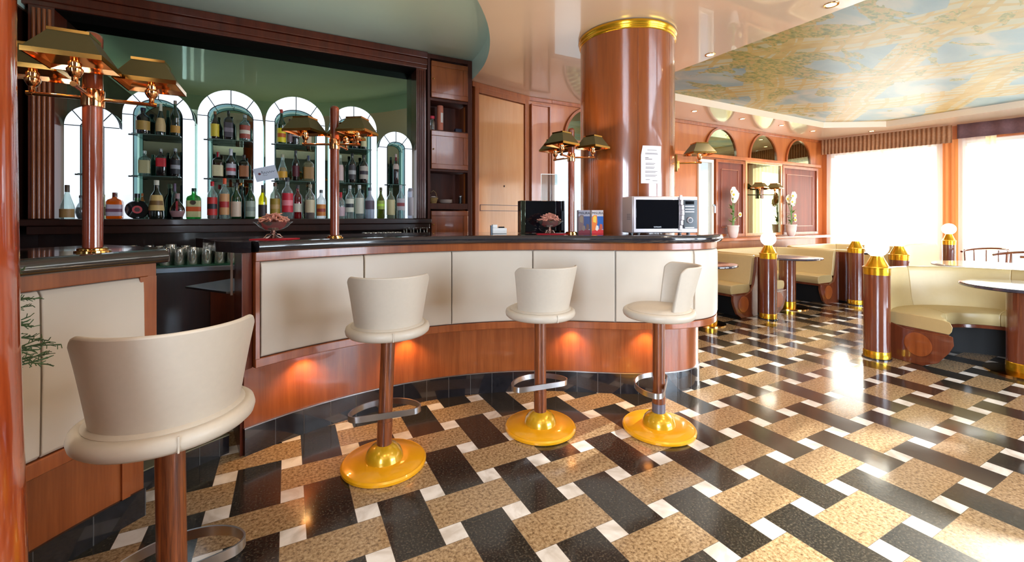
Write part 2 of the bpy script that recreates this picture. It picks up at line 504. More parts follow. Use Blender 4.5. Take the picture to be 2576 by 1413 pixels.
fl = MB().prism([(XL, YN), (win_x(YN), YN), (win_x(YF), YF + .1), (XL, YF + .1)], -.1, 0).build('floor', M['floor'], kind='structure', smooth=0)

# ceiling: cream sheet with the round green recess over the bar and the mural recess
gc, gr = (-1.04, 4.74), 2.93
garc = [p for p in arc(gc[0], gc[1], gr, -1.8, -105, 48)]
green_poly = garc + [(XL + .02, 4.97), (1.889, 4.97)]
mural_poly = [(3.75, -1.6), (9.6, -1.6), (9.33, 3.6), (8.45, 4.16), (4.35, 4.12), (3.75, 3.55)]
outline = [(XL, YN), (win_x(YN), YN), (win_x(YF), YF + .1), (XL, YF + .1)]
ceil = filled([outline, green_poly, mural_poly], lambda x, y: (x, y, ZC), 'ceiling', M['cream_ceiling'], kind='structure')
def recess(poly, z0, z1, name, m_side, m_top):
    mb = MB(); n = len(poly)
    vs = [(x, y, z0) for x, y in poly] + [(x, y, z1) for x, y in poly]
    mb.add(vs, [(i, (i + 1) % n, n + (i + 1) % n, n + i) for i in range(n)], 0)
    mb.add([(x, y, z1) for x, y in poly], [tuple(range(n))], 1)
    return mb.build(name, [m_side, m_top], parent=ceil, smooth=30)
recess(green_poly, ZC, ZG, 'green_recess', M['green_ceiling'], M['green_ceiling'])
recess(mural_poly, ZC, ZM, 'mural_recess', M['cream_ceiling'], M['mural'])

def rect(x0, x1, z0, z1): return [(x0, z0), (x1, z0), (x1, z1), (x0, z1)]
# far wall with two glazed openings
wall_far = filled([rect(2.79, win_x(YF), 0, ZC + .3), rect(3.17, 4.35, .12, 2.33), rect(6.08, 6.46, .98, 2.31)],
                  lambda x, z: (x, YF, z), 'wall_far', M['wood_wall'], kind='structure')
mb = MB()
pts = [(1.90, 4.66), (2.811, YF)]
mb.add([(1.90, 4.66, 0), (2.811, YF, 0), (2.811, YF, 3.2), (1.90, 4.66, 3.2), (1.85, 4.76, 0), (2.78, 5.0, 0), (2.78, 5.0, 3.2), (1.85, 4.76, 3.2)],
       [(0, 1, 2, 3), (7, 6, 5, 4), (0, 4, 5, 1), (3, 2, 6, 7), (0, 3, 7, 4), (1, 5, 6, 2)])
mb.build('wall_angled', M['wood_wall'], smooth=0, kind='structure')
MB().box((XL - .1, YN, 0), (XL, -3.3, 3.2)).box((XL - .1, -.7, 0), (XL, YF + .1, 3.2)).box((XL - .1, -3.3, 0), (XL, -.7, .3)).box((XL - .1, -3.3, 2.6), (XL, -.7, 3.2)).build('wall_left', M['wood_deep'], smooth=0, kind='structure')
mb = MB()
for y0, y1, z0, z1 in ((-3.3, -.7, .3, .36), (-3.3, -.7, 2.54, 2.6), (-3.3, -3.24, .36, 2.54), (-.76, -.7, .36, 2.54), (-2.03, -1.97, .36, 2.54)): mb.box((XL - .08, y0, z0), (XL - .02, y1, z1))
w7 = mb.build('window_7', M['frame_white'], smooth=0, kind='structure', bevel=.003)  # unseen window, added to let cool fill onto the bar and its ceiling
MB().box((XL - .055, -3.25, .35), (XL - .05, -.75, 2.55)).build('pane', M['pane'], parent=w7, smooth=0)
filled([rect(XL, win_x(YN), 0, ZC + .3), rect(3.7, 6.4, .3, 2.6), rect(6.7, 9.4, .3, 2.6)], lambda x, z: (x, YN, z), 'wall_near', M['dark_wall'], kind='structure', thick=.12)
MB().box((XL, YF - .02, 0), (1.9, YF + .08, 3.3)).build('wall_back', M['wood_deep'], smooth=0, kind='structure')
# window wall (slightly oblique), built in its own frame: s along the wall from the corner, towards the camera side
WD = Vector((.6, -2.8)).normalized(); WN = Vector((-WD.y, WD.x)) * -1.0   # WN points outward (+x)
if WN.x < 0: WN = -WN
def wp(s, out, z):
    p = Vector((9.9, 4.9)) + WD * s + WN * out
    return (p.x, p.y, z)
def wbox(mb, s0, s1, o0, o1, z0, z1, mat=0):
    vs = [wp(s0, o0, z0), wp(s1, o0, z0), wp(s1, o1, z0), wp(s0, o1, z0), wp(s0, o0, z1), wp(s1, o0, z1), wp(s1, o1, z1), wp(s0, o1, z1)]
    mb.add(vs, [(0, 3, 2, 1), (4, 5, 6, 7), (0, 1, 5, 4), (1, 2, 6, 5), (2, 3, 7, 6), (3, 0, 4, 7)], mat)
bays = [(.14, 1.76), (2.02, 4.9), (5.2, 7.3)]
mb = MB()
wbox(mb, -.1, 8.8, 0, .2, 2.66, 3.2); wbox(mb, -.1, 8.8, 0, .2, 0, .22)
prev = -.1
for a, b in bays + [(8.8, 9)]:
    wbox(mb, prev, a, 0, .2, .22, 2.66); prev = b
mb.build('wall_right', M['wood_wall'], smooth=0, kind='structure')
for i, (a, b) in enumerate(bays):
    fm = MB()
    for s0, s1, z0, z1 in ((a, b, .22, .28), (a, b, 2.6, 2.66), (a, a + .06, .28, 2.6), (b - .06, b, .28, 2.6), ((a + b) / 2 - .03, (a + b) / 2 + .03, .28, 2.6)):
        wbox(fm, s0, s1, .06, .12, z0, z1)
    w = fm.build('window_%d' % (i + 1), M['frame_white'], smooth=0, kind='structure', bevel=.004)
    g = MB(); wbox(g, a + .05, b - .05, .085, .09, .27, 2.61); g.build('pane', M['pane'], parent=w, smooth=0)
def yframe(name, x0, x1, z0, z1, y, depth, w, mat, split=None):
    mb = MB(); 
    mb.box((x0, y, z0), (x1, y + depth, z0 + w)); mb.box((x0, y, z1 - w), (x1, y + depth, z1))
    mb.box((x0, y, z0 + w), (x0 + w, y + depth, z1 - w)); mb.box((x1 - w, y, z0 + w), (x1, y + depth, z1 - w))
    if split: mb.box((split - w / 2, y, z0 + w), (split + w / 2, y + depth, z1 - w))
    o = mb.build(name, mat, smooth=0, kind='structure', bevel=.003)
    MB().box((x0 + w * .8, y + depth * .45, z0 + w * .8), (x1 - w * .8, y + depth * .55, z1 - w * .8)).build('pane', M['pane'], parent=o, smooth=0)
    return o
yframe('window_4', 3.7, 6.4, .3, 2.6, YN - .1, .08, .06, M['frame_white'], 5.05)
yframe('window_5', 6.7, 9.4, .3, 2.6, YN - .1, .08, .06, M['frame_white'], 8.05)
yframe('window_6', 6.08, 6.46, .98, 2.31, YF - .03, .08, .05, M['frame_white'])
d1 = yframe('door_1', 3.17, 4.35, .02, 2.33, YF - .03, .08, .045, M['wood_wall'])
MB().box((6.43, YF - .075, 1.52), (6.45, YF - .03, 1.55)).box((6.43, YF - .075, 1.4), (6.45, YF - .06, 1.55)).build('window_handle', M['steel'], parent=bpy.data.objects['window_6'], bevel=.003)
# left part of wall above bar mirror is hidden by the back bar; skirting and cornice strips
MB().box((2.80, YF - .03, 2.87), (3.17, YF, ZC)).box((3.17, YF - .03, 2.87), (9.88, YF, ZC)).build('trim_1', M['wood'], smooth=0, kind='structure', bevel=.006)
mb = MB()
dx, dy = .911, .24
L_ = math.hypot(dx, dy); ux, uy = dx / L_, dy / L_; nx, ny = uy, -ux
def ap(t, o): return (1.90 + ux * t + nx * o, 4.66 + uy * t + ny * o)
def abox(mb, t0, t1, o0, o1, z0, z1, mat=0):
    q = [ap(t0, o0), ap(t1, o0), ap(t1, o1), ap(t0, o1)]
    mb.prism(q, z0, z1, mat)
abox(mb, 0, L_, 0, .035, 2.86, ZC)
mb.build('trim_2', M['wood'], smooth=0, kind='structure', bevel=.006)

# wide pale door on the oblique wall
mb = MB(); abox(mb, .03, .09, 0, .045, 0, 2.86); abox(mb, L_ - .09, L_ - .03, 0, .045, 0, 2.86); abox(mb, .09, L_ - .09, 0, .045, 2.80, 2.86)
d2 = mb.build('door_2', M['wood'], smooth=0, kind='structure', bevel=.004)
mb = MB(); abox(mb, .10, L_ - .10, .004, .024, .02, 2.79)
mb.build('door_leaf', M['wood_pale'], parent=d2, smooth=0, bevel=.003)
mb = MB()
for t0, t1, z0, z1 in ((.12, L_ - .12, 1.475, 1.483), (.12, L_ - .12, 1.405, 1.413), (.12, .127, 1.405, 1.48)): abox(mb, t0, t1, .024, .028, z0, z1)
mb.build('rail_groove', M['wood_dark'], parent=d2, smooth=0)
mb = MB(); a, b = ap(.5, .028); mb.cyl((a, b, 1.72), (a + nx * .004, b + ny * .004, 1.72), .008)
mb.box((a - .004, b - .004, 1.705), (a + .004, b + .002, 1.72)); mb.build('keyhole', M['ink_dark'], parent=d2)
mb = MB(); abox(mb, .02, L_ - .02, .03, .3, 1.09, 1.13); mb.build('shelf_ledge', M['white'], parent=d2, smooth=0, bevel=.004)

# ================================================================= FAR WALL PIECES
def far_panel(name, label, x0, x1, z0, z1, m_frame, m_in, fr=.05, inset=True):
    t = thing(name, label, 'wall panel', ((x0 + x1) / 2, YF, z0))
    cx, zz = (x0 + x1) / 2, z0
    f = MB()
    for a, b, c, d in ((x0, x1, z0, z0 + fr), (x0, x1, z1 - fr, z1), (x0, x0 + fr, z0 + fr, z1 - fr), (x1 - fr, x1, z0 + fr, z1 - fr)):
        f.box((a - cx, -.045, c - zz), (b - cx, -.003, d - zz))
    f.build('frame', m_frame, t, bevel=.004, smooth=0)
    MB().box((x0 + fr - cx, -.02, z0 + fr - zz), (x1 - fr - cx, -.003, z1 - fr - zz)).build('panel', m_in, t, smooth=0)
    if inset:
        g = MB(); q = .11
        for a, b, c, d in ((x0 + fr + q, x1 - fr - q, z0 + fr + q, z0 + fr + q + .012), (x0 + fr + q, x1 - fr - q, z1 - fr - q - .012, z1 - fr - q),
                           (x0 + fr + q, x0 + fr + q + .012, z0 + fr + q, z1 - fr - q), (x1 - fr - q - .012, x1 - fr - q, z0 + fr + q, z1 - fr - q)):
            g.box((a - cx, -.028, c - zz), (b - cx, -.02, d - zz))
        g.build('moulding', M['wood'], t, smooth=0, bevel=.002)
    return t
far_panel('wall_panel', 'dark red-brown recessed wall panel behind the vase nearest the microwave', 6.50, 7.28, .99, 2.33, M['wood'], M['wood_matte'])
far_panel('wall_panel', 'dark red-brown recessed wall panel next to the bright curtained window wall', 8.44, 9.66, .99, 2.33, M['wood'], M['wood_matte'])
far_panel('wall_mirror', 'tall framed wall mirror reflecting curtains, between the two dark wall panels', 7.30, 8.42, .99, 2.36, M['wood_pale'], M['mirror'], .05, False)['category'] = 'mirror'
far_panel('wall_panel', 'plain cherry wall panel between the pale door and the bright glazed door', 2.84, 3.14, .05, 2.83, M['wood'], M['wood_wall'], .02, False)
def arch_mirror(cx, label, r=.40, rise=.44, z0=2.41):
    t = thing('arched_mirror', label, 'mirror', (cx, YF, z0), group=None)
    n = 28
    pin = [(r * math.cos(PI * i / n), rise * math.sin(PI * i / n)) for i in range(n + 1)]
    mb = MB(); k = len(pin)
    mb.add([(x, -.012, z) for x, z in pin] + [(x, -.002, z) for x, z in pin],
           [tuple(range(k)), tuple(reversed(range(k, 2 * k)))] + [(i, i + 1, k + i + 1, k + i) for i in range(k - 1)] + [(k - 1, 0, k, 2 * k - 1)])
    mb.build('mirror_glass', M['mirror'], t, smooth=0)
    mb = MB()
    R1 = [((r + .035) * math.cos(PI * i / n), (rise + .035) * math.sin(PI * i / n)) for i in range(n + 1)]
    vs = [(x, -.035, z) for x, z in pin] + [(x, -.035, z) for x, z in R1] + [(x, -.002, z) for x, z in pin] + [(x, -.002, z) for x, z in R1]
    fs = []
    for i in range(n):
        fs += [(i, i + 1, k + i + 1, k + i), (2 * k + i, 3 * k + i, 3 * k + i + 1, 2 * k + i + 1), (i, 2 * k + i, 2 * k + i + 1, i + 1), (k + i, k + i + 1, 3 * k + i + 1, 3 * k + i)]
    mb.add(vs, fs); mb.build('arch_moulding', M['wood'], t, smooth=40)
arch_mirror(3.80, 'arched mirror over the glazed door, half hidden by the wooden column')
arch_mirror(6.667, 'arched mirror nearest the wooden column, over the narrow white window')
arch_mirror(7.87, 'middle arched mirror, directly above the tall wall mirror')
arch_mirror(9.01, 'arched mirror nearest the curtained windows')
b = MB().box((5.45, YF - .06, 2.345), (9.75, YF - .001, 2.405)).build('wall_beam', M['wood_wall'], bevel=.006)
tag(b, 'long horizontal cherry moulding under the arched mirrors on the far wall', 'moulding')
b = MB().box((5.3, 4.60, .93), (9.86, YF - .001, .975)).build('wall_ledge', M['wood_wall'], bevel=.008)
tag(b, 'long cherry wood ledge along the far wall carrying two flower vases', 'ledge')

# ================================================================= BACK BAR
YB = 4.58; YMIR = 4.79; YA = 4.66
bb = thing('back_bar', 'mahogany back bar frame with fluted pilasters around a tinted mirror', 'bar shelving', (0, 0, 0))
XA, XB = -1.60, 1.235            # niche opening
mb = MB()
mb.box((XL + .005, YB, 2.95), (1.355, YMIR, ZG))                      # top beam
mb.box((XL + .005, YB - .03, 3.06), (1.355, YB, ZG - .004)).box((XL + .005, YB - .015, 2.99), (1.355, YB, 3.06))
mb.build('cornice', M['wood_dark'], bb, bevel=.012, smooth=0)
MB().box((XA, YB + .002, 2.940), (XB, YMIR, 2.949)).build('soffit_shade_board', plain('soffit_shade_black', (22, 10, 7), .8, spec=.1), bb, smooth=0)  # niche shade painted as a near-black board added under the cornice
def pilaster(x0, x1, nm):
    o = MB().box((x0, YB, 1.32), (x1, YMIR, 2.95)).build('pilaster', M['wood_dark'], bb, smooth=0)
    f = MB(); n = 4; w = (x1 - x0) * .8 / n
    for i in range(n):
        c = x0 + (x1 - x0) * .1 + w * (i + .5)
        f.cyl((c, YB, 1.32), (c, YB, 2.93), w * .4, 12)
    f.build('fluting', M['wood'] if x0 < 0 else M['wood_dark'], o)
pilaster(-1.745, XA, 'l'); pilaster(XB, 1.34, 'r')
MB().box((XA, YMIR, 1.30), (XB, YMIR + .01, 2.95)).build('mirror', M['mirror_dark'], bb, smooth=0)
MB().box((-1.76, 4.40, 1.265), (1.35, YMIR, 1.315)).box((-1.70, 4.43, 1.20), (1.34, YMIR, 1.265)).build('bottle_ledge', M['wood_deep'], bb, bevel=.006)
# backlit arches
ARCH = [(-1.405, .168, .070, 2.235, 2.10), (-.982, .238, .165, 2.43, 2.34), (-.459, .250, .173, 2.49, 2.365), (.073, .258, .180, 2.50, 2.37), (.604, .228, .168, 2.47, 2.35), (1.034, .174, .093, 2.25, 2.14)]
Z0A = 1.318
an = ['leftmost narrow backlit white arch, partly behind the thick lamp pole', 'wide backlit white arch second from the left, behind the right brass shade',
      'wide backlit white arch third from the left, beside the hanging card', 'wide backlit white arch fourth from the left, behind the far lamp shade',
      'backlit white arch fifth from the left, right of the second lamp pole', 'narrow backlit white arch at the right end by the cabinet']
for (cx, R, r, zt, zi), lab in zip(ARCH, an):
    t = thing('backlit_arch', lab, 'light panel', (cx, YA, Z0A), group=None)
    zs = zt - R - Z0A                      # springing height
    n = 24
    outer = [(R, 0.), (R, zs)] + [(R * math.cos(PI * i / n), zs + R * math.sin(PI * i / n)) for i in range(1, n)] + [(-R, zs), (-R, 0.)]
    ri = zi - Z0A - zs
    inner = [(r, 0.), (r, zs)] + [(r * math.cos(PI * i / n), zs + ri * math.sin(PI * i / n)) for i in range(1, n)] + [(-r, zs), (-r, 0.)]
    k = len(outer); mb = MB()
    vs = [(x, 0, z) for x, z in outer] + [(x, 0, z) for x, z in inner] + [(x, .1, z) for x, z in outer] + [(x, .1, z) for x, z in inner]
    fs = []
    for i in range(k - 1):
        fs += [(i, i + 1, k + i + 1, k + i)]
    mb.add(vs, fs, 0)
    mb.add(vs, [(i, 2 * k + i, 2 * k + i + 1, i + 1) for i in range(1, k - 2)], 2); mb.add(vs, [(i, 2 * k + i, 2 * k + i + 1, i + 1) for i in (0, k - 2)], 0)
    mb.add(vs, [(k + i, k + i + 1, 3 * k + i + 1, 3 * k + i) for i in range(k - 1)], 1)
    mb.build('lit_panel', [M['arch'], M['arch_side'], M['lead']], t, smooth=40)
    ld = MB()
    for a in (0, 45, 90, 135, 180):
        ca, sa = math.cos(math.radians(a)), math.sin(math.radians(a))
        p0 = (r * ca, -.002, zs + ri * sa); p1 = (R * ca, -.002, zs + R * sa)
        ld.cyl(p0, p1, .0036, 6)
        ld.cyl(p0, (r * ca, .1, zs + ri * sa), .0028, 6)
    ld.tube([(x, -.001, z) for x, z in inner], .004, 6)
    ld.build('lead_line', M['lead'], t)
# glass shelves in the arches
SH = {}
def gshelf(i, z, where):
    cx, R, r, zt, zi = ARCH[i]
    o = MB().box((cx - r + .002, YA - .07, z - .008), (cx + r - .002, YMIR - .004, z)).build('glass_shelf', M['shelf_glass'], bevel=.002)
    MB().cyl((cx - r - .03, YA - .012, z - .006), (cx - r + .03, YA - .012, z - .006), .006, 8).build('shelf_clip', M['black'], o)
    tag(o, where, 'shelf', None)
names = ['first arch behind the lamp pole', 'second arch from the left', 'third arch from the left', 'fourth arch from the left', 'fifth arch from the left', 'narrow right-hand arch']
for i in range(6):
    gshelf(i, 1.68, 'lower green-edged glass shelf inside the ' + names[i])
    if 0 < i < 5: gshelf(i, 2.03, 'upper green-edged glass shelf inside the ' + names[i])

# ----- bottles
glass_cache = {}
def gmat(rgb, a=.85):
    k = (rgb, a)
    if k not in glass_cache: glass_cache[k] = glass('bottle_glass_%d_%d_%d' % rgb, rgb, a)
    return glass_cache[k]
pm_cache = {}
def pmat(rgb, rough=.5):
    if rgb not in pm_cache: pm_cache[rgb] = plain('label_%d_%d_%d' % rgb, rgb, rough, noise=.08, nscale=180)
    return pm_cache[rgb]
def prof_of(style, r, h):
    if style == 'wine': return [(r * .85, 0), (r, .01), (r, h * .55), (r * .92, h * .62), (r * .5, h * .73), (r * .34, h * .8), (r * .32, h * .97), (r * .36, h)]
    if style == 'spirit': return [(r * .9, 0), (r, .012), (r, h * .62), (r * .9, h * .69), (r * .45, h * .77), (r * .33, h * .83), (r * .32, h * .97), (r * .36, h)]
    if style == 'square': return [(r * .9, 0), (r, .008), (r, h * .66), (r * .85, h * .73), (r * .35, h * .79), (r * .3, h * .84), (r * .3, h)]
    if style == 'cone': return [(r * .95, 0), (r, .012), (r, h * .34), (r * .9, h * .42), (r * .55, h * .62), (r * .33, h * .76), (r * .3, h)]
    if style == 'bell': return [(r * .92, 0), (r, .02), (r * .97, h * .2), (r * .78, h * .55), (r * .68, h * .62), (r * .3, h * .74), (r * .26, h * .9), (r * .28, h)]
    if style == 'globe': return [(r * .45, 0), (r * .75, h * .1), (r, h * .28), (r * .95, h * .42), (r * .6, h * .6), (r * .3, h * .7), (r * .28, h)]
    if style == 'slim': return [(r * .9, 0), (r, .01), (r, h * .55), (r * .8, h * .64), (r * .42, h * .78), (r * .38, h)]
    if style == 'cylinder': return [(r * .95, 0), (r, .01), (r, h * .9), (r * .8, h * .97), (r * .5, h)]
def interp(prof, z):
    for (r0, z0), (r1, z1) in zip(prof, prof[1:]):
        if z0 <= z <= z1 + 1e-9: return r0 + (r1 - r0) * (z - z0) / max(z1 - z0, 1e-6)
    return prof[-1][0]
def label_band(prof, z0, z1, sq, sy, front=-PI / 2, span=2.6, n=14, grow=.0012, a_off=0):
    mb = MB(); zs = [z0 + (z1 - z0) * i / 6 for i in range(7)]
    mb.lathe([(interp(prof, z) + grow, z) for z in zs], n, a0=front - span / 2, a1=front + span / 2, sq=sq, sy=sy, cap=False)
    return mb
def bottle(u, vtop, wpx, zbase, Y, style, gl, lab, cap, desc, liquid=None, sq=0., sy=1., lz=(.15, .5), accent=None, alpha=.85, capz=.1, group='bottles behind the bar', z_px=None, neck=None):
    x, zt = at(u, vtop, Y)
    d = sy_ * x + cy_ * Y
    off = math.sqrt(1 + ((u - CX) / F_PX) ** 2)
    r = wpx / F_PX * d / 2 / off
    if sq: r *= .93
    h = zt - zbase
    t = thing('liquor_bottle', desc, 'bottle', (x, Y, zbase + .0005), rz=random.uniform(-.12, .12), group=group)
    t.rotation_euler.z -= math.atan2(x, Y) * .6
    pr = prof_of(style, r, h)
    n = 20 if wpx < 25 else 28
    MB().lathe(pr, n, sq=sq, sy=sy).build('glass_body', gmat(gl, alpha), t, smooth=60)
    if liquid:
        hl = h * .5
        pl = [(max(rr - .003, .002), z + .003) for rr, z in pr if z < hl] + [(interp(pr, hl) - .003, hl)]
        MB().lathe(pl, n, sq=sq, sy=sy).build('liquid', pmat(liquid, .15), t, smooth=60)
    if lab:
        z0, z1 = h * lz[0], h * lz[1]
        lo = label_band(pr, z0, z1, sq, sy).build('paper_label', pmat(lab), t, smooth=60)
        if accent:
            zz = z0 + (z1 - z0) * .35; label_band(pr, zz, zz + (z1 - z0) * .28, sq, sy, span=2.2, grow=.0022).build('label_stripe', pmat(accent), lo, smooth=60)
    if neck:
        label_band(pr, h * .78, h * .9, 0, 1, span=2 * PI - .01, grow=.001).build('neck_foil', pmat(neck), t, smooth=60)
    if cap:
        rc = interp(pr, h * .98) * 1.12
        MB().lathe([(rc, h * (1 - capz)), (rc, h - .001), (rc * .9, h + .002)], 14).build('bottle_cap', pmat(cap, .35), t, smooth=40)
    return t
ZL = 1.315; YL = 4.56
CLR = (222, 234, 232); GRN = (20, 120, 62); DGR = (12, 50, 34); AMB = (196, 120, 10); DRK = (20, 14, 12)
g1 = 'bottles along the back bar ledge'
B = lambda *a, **k: bottle(*a, **k)
B(169, 466, 40, ZL, YL, 'cone', CLR, (170, 130, 80), (84, 66, 52), 'clear broad-shouldered bottle with dark cork cap, leftmost on the ledge', lz=(.05, .3), capz=.2, group=g1)
B(203, 492, 30, ZL, YL + .06, 'globe', (200, 210, 214), None, (60, 60, 66), 'round clear flask half full of dark liquor, left of the thick lamp pole', liquid=(40, 24, 20), group=g1)
B(262, 490, 12, ZL, 4.64, 'slim', (210, 214, 190), (200, 200, 170), (190, 186, 160), 'slim cream-labelled bottle peeking out right of the thick lamp pole', group=g1)
B(289, 485, 44, ZL, YL, 'square', AMB, (196, 180, 200), (96, 30, 36), 'squat square amber bottle with dark red cap and lilac label', sq=.6, lz=(.12, .55), capz=.16, accent=(120, 70, 90), group=g1)
# round black disc bottle
x, zt = at(345, 487, YL)
t = thing('liquor_bottle', 'flat round black bottle with red emblem and green neck', 'bottle', (x, YL, ZL + .0005), rz=.25, group=g1)
mtx = Matrix.Translation((0, .02, .078)) @ Matrix.Rotation(PI / 2, 4, 'X')
MB().lathe([(.0, -.0), (.07, .002), (.077, .012), (.077, .028), (.07, .038), (0, .04)], 36, mtx=mtx).build('disc_body', M['black_gloss'], t, smooth=50)
MB().lathe([(0, .0405), (.032, .0405), (.032, .0425), (0, .0425)], 28, mtx=mtx).build('red_emblem', pmat((196, 60, 66)), t)
MB().lathe([(.0, .0427), (.02, .0427), (.02, .0437), (0, .0437)], 6, mtx=mtx).build('emblem_motif', pmat((60, 20, 24)), t)
MB().lathe([(.022, .14), (.017, .17), (.016, zt - ZL - .03)], 18).build('green_neck', gmat((30, 150, 80)), t)
MB().lathe([(.018, zt - ZL - .035), (.018, zt - ZL)], 18).build('bottle_cap', M['black'], t)
B(358, 487, 16, ZL, 4.66, 'spirit', CLR, (214, 140, 70), (206, 120, 60), 'clear bottle with orange neck label behind the round black bottle', lz=(.7, .88), group=g1)
B(394, 454, 44, ZL, YL, 'bell', DGR, (206, 172, 108), (212, 206, 190), 'large dark green bell bottle with tan label and pale stopper', lz=(.22, .62), accent=(120, 84, 40), capz=.12, group=g1)
B(440, 462, 18, ZL, 4.66, 'wine', (150, 170, 168), None, (110, 90, 120), 'grey clear bottle with violet foil neck behind the ribboned bottle', capz=.25, group=g1)
b = B(446, 487, 40, ZL, YL - .02, 'globe', DRK, (150, 110, 112), (150, 120, 124), 'squat dark bottle with red ribbon and grey plaque', lz=(.08, .32), sy=.6, capz=.2, group=g1)
MB().box((-.007, -.046, .07), (.007, -.024, .15)).build('red_ribbon', pmat((150, 20, 34)), b)
b = B(488, 474, 40, ZL, YL, 'square', (30, 156, 84), (196, 190, 140), (26, 60, 48), 'square green bottle with cream label, orange band and round seal', sq=.7, sy=.6, lz=(.06, .6), accent=(206, 84, 30), group=g1)
x = prof_of('square', .05, .25)
MB().lathe([(0, 0), (.02, 0), (.02, .003), (0, .003)], 20, mtx=Matrix.Translation((0, -.0355, .142)) @ Matrix.Rotation(PI / 2, 4, 'X')).build('round_seal', pmat((70, 56, 40)), b)
B(534, 457, 26, ZL, YL, 'spirit', CLR, (196, 44, 40), (196, 30, 44), 'clear bottle with red cap and red and black label', liquid=(120, 20, 20), accent=(36, 34, 40), lz=(.1, .58), capz=.12, group=g1)
B(565, 449, 26, ZL, YL, 'spirit', CLR, (206, 150, 100), (214, 80, 40), 'clear bottle with orange-red cap and tan label', accent=(170, 40, 40), lz=(.1, .62), capz=.14, group=g1)
B(594, 460, 28, ZL, YL, 'wine', GRN, (206, 180, 158), (40, 44, 46), 'green wine-shaped bottle with plain beige label beside the orange-capped one', lz=(.06, .48), group=g1)
B(609, 468, 16, ZL, 4.67, 'wine', DGR, None, (30, 34, 34), 'dark bottle standing behind the two green bottles', group=g1)
B(630, 461, 26, ZL, YL, 'wine', GRN, (150, 160, 146), (20, 70, 50), 'green wine-shaped bottle with grey-green label next to the yellow bottle', lz=(.06, .5), accent=(120, 130, 120), group=g1)
B(661, 466, 22, ZL, YL, 'wine', (224, 214, 20), (52, 40, 40), (64, 62, 70), 'bright yellow bottle with black label, under the hanging card', lz=(.05, .42), neck=(90, 84, 20), group=g1)
B(692, 460, 26, ZL, YL, 'spirit', (190, 200, 190), (160, 128, 40), (96, 60, 44), 'clear-necked bottle with olive gold label', lz=(.12, .56), accent=(190, 150, 90), liquid=(140, 90, 10), group=g1)
B(723, 447, 29, ZL, YL, 'spirit', (214, 222, 222), (204, 34, 54), (60, 60, 66), 'tall bottle with large bright red label and dark cap', lz=(.16, .62), accent=(230, 130, 140), group=g1)
B(749, 466, 25, ZL, YL + .07, 'spirit', (206, 40, 50), (214, 206, 186), (70, 64, 66), 'bottle of red aperitif with small white label', liquid=(170, 8, 28), lz=(.2, .45), group=g1)
B(780, 464, 25, ZL, YL, 'spirit', (214, 216, 206), (206, 190, 156), (150, 140, 120), 'bottle with beige label and dark red liquid, right of the red aperitif', liquid=(96, 18, 22), lz=(.18, .55), group=g1)
B(808, 478, 23, ZL, YL, 'spirit', (240, 244, 244), (214, 132, 60), (100, 104, 108), 'white bottle with orange pictorial label, left of the thin lamp pole', lz=(.1, .5), accent=(150, 50, 40), alpha=.6, group=g1)
B(857, 484, 22, ZL, YL, 'spirit', CLR, (200, 172, 180), (180, 24, 40), 'small bottle with long red cap and pinkish label', lz=(.1, .45), capz=.3, group=g1)
B(880, 467, 22, ZL, YL, 'spirit', CLR, (216, 216, 200), (190, 190, 190), 'clear bottle with off-white label and dark line, right of the small red-capped bottle', lz=(.2, .6), accent=(50, 56, 60), group=g1)
B(904, 466, 23, ZL, YL, 'spirit', CLR, (206, 206, 190), (206, 210, 214), 'clear bottle with plain off-white label between two vodka-like clear bottles', lz=(.15, .62), group=g1)
B(930, 472, 24, ZL, YL, 'wine', (206, 216, 232), (92, 76, 92), (70, 76, 90), 'frosted pale blue bottle with dark purple label', lz=(.3, .58), alpha=.5, group=g1)
B(958, 472, 20, ZL, YL, 'wine', (110, 120, 50), (168, 190, 90), (84, 76, 50), 'olive green bottle with bright lime label', lz=(.3, .58), accent=(190, 236, 80), group=g1)
B(983, 473, 21, ZL, YL, 'spirit', (214, 224, 206), (216, 206, 160), (60, 90, 70), 'clear bottle with tall cream label, right of the lime-labelled bottle', lz=(.12, .62), group=g1)
B(1008, 466, 21, ZL, YL, 'spirit', (220, 232, 240), (206, 206, 220), (190, 200, 210), 'tall clear bottle with white label and small red mark', lz=(.25, .6), accent=(160, 70, 80), group=g1)
B(1033, 474, 15, ZL, YL, 'cylinder', (214, 218, 232), (206, 206, 224), (170, 176, 200), 'pale slim bottle at the right end of the ledge', lz=(.1, .7), alpha=.6, group=g1)
# shelves
g2 = 'bottles on the lower glass shelves'; g3 = 'bottles on the upper glass shelves'; YS = 4.66
Z1, Z2 = 1.6805, 2.0305
B(364, 380, 32, Z1, YS, 'square', (170, 206, 200), (176, 170, 130), (220, 226, 226), 'clear square gin-like bottle with greyish label, lower shelf of second arch', sq=.6, lz=(.1, .62), group=g2)
B(405, 375, 28, Z1, YS, 'square', (50, 40, 44), (190, 24, 40), (196, 200, 200), 'dark square bottle with bright red disc label, lower shelf of second arch', sq=.6, lz=(.35, .66), group=g2)
B(441, 374, 26, Z1, YS, 'spirit', (14, 14, 22), (30, 30, 36), (170, 176, 186), 'black bottle with thin white cross mark, lower shelf of second arch', lz=(.1, .6), accent=(150, 150, 160), group=g2)
B(548, 383, 30, Z1, YS, 'square', (44, 22, 12), (206, 194, 156), (176, 18, 38), 'brown bottle with red wax neck and cream label, lower shelf of third arch', sq=.3, lz=(.08, .5), capz=.34, group=g2)
B(581, 375, 26, Z1, YS, 'wine', (40, 30, 34), (176, 172, 182), (190, 190, 200), 'dark bottle with silver foil neck and silver label, lower shelf of third arch', lz=(.12, .5), accent=(170, 60, 70), neck=(200, 200, 208), group=g2)
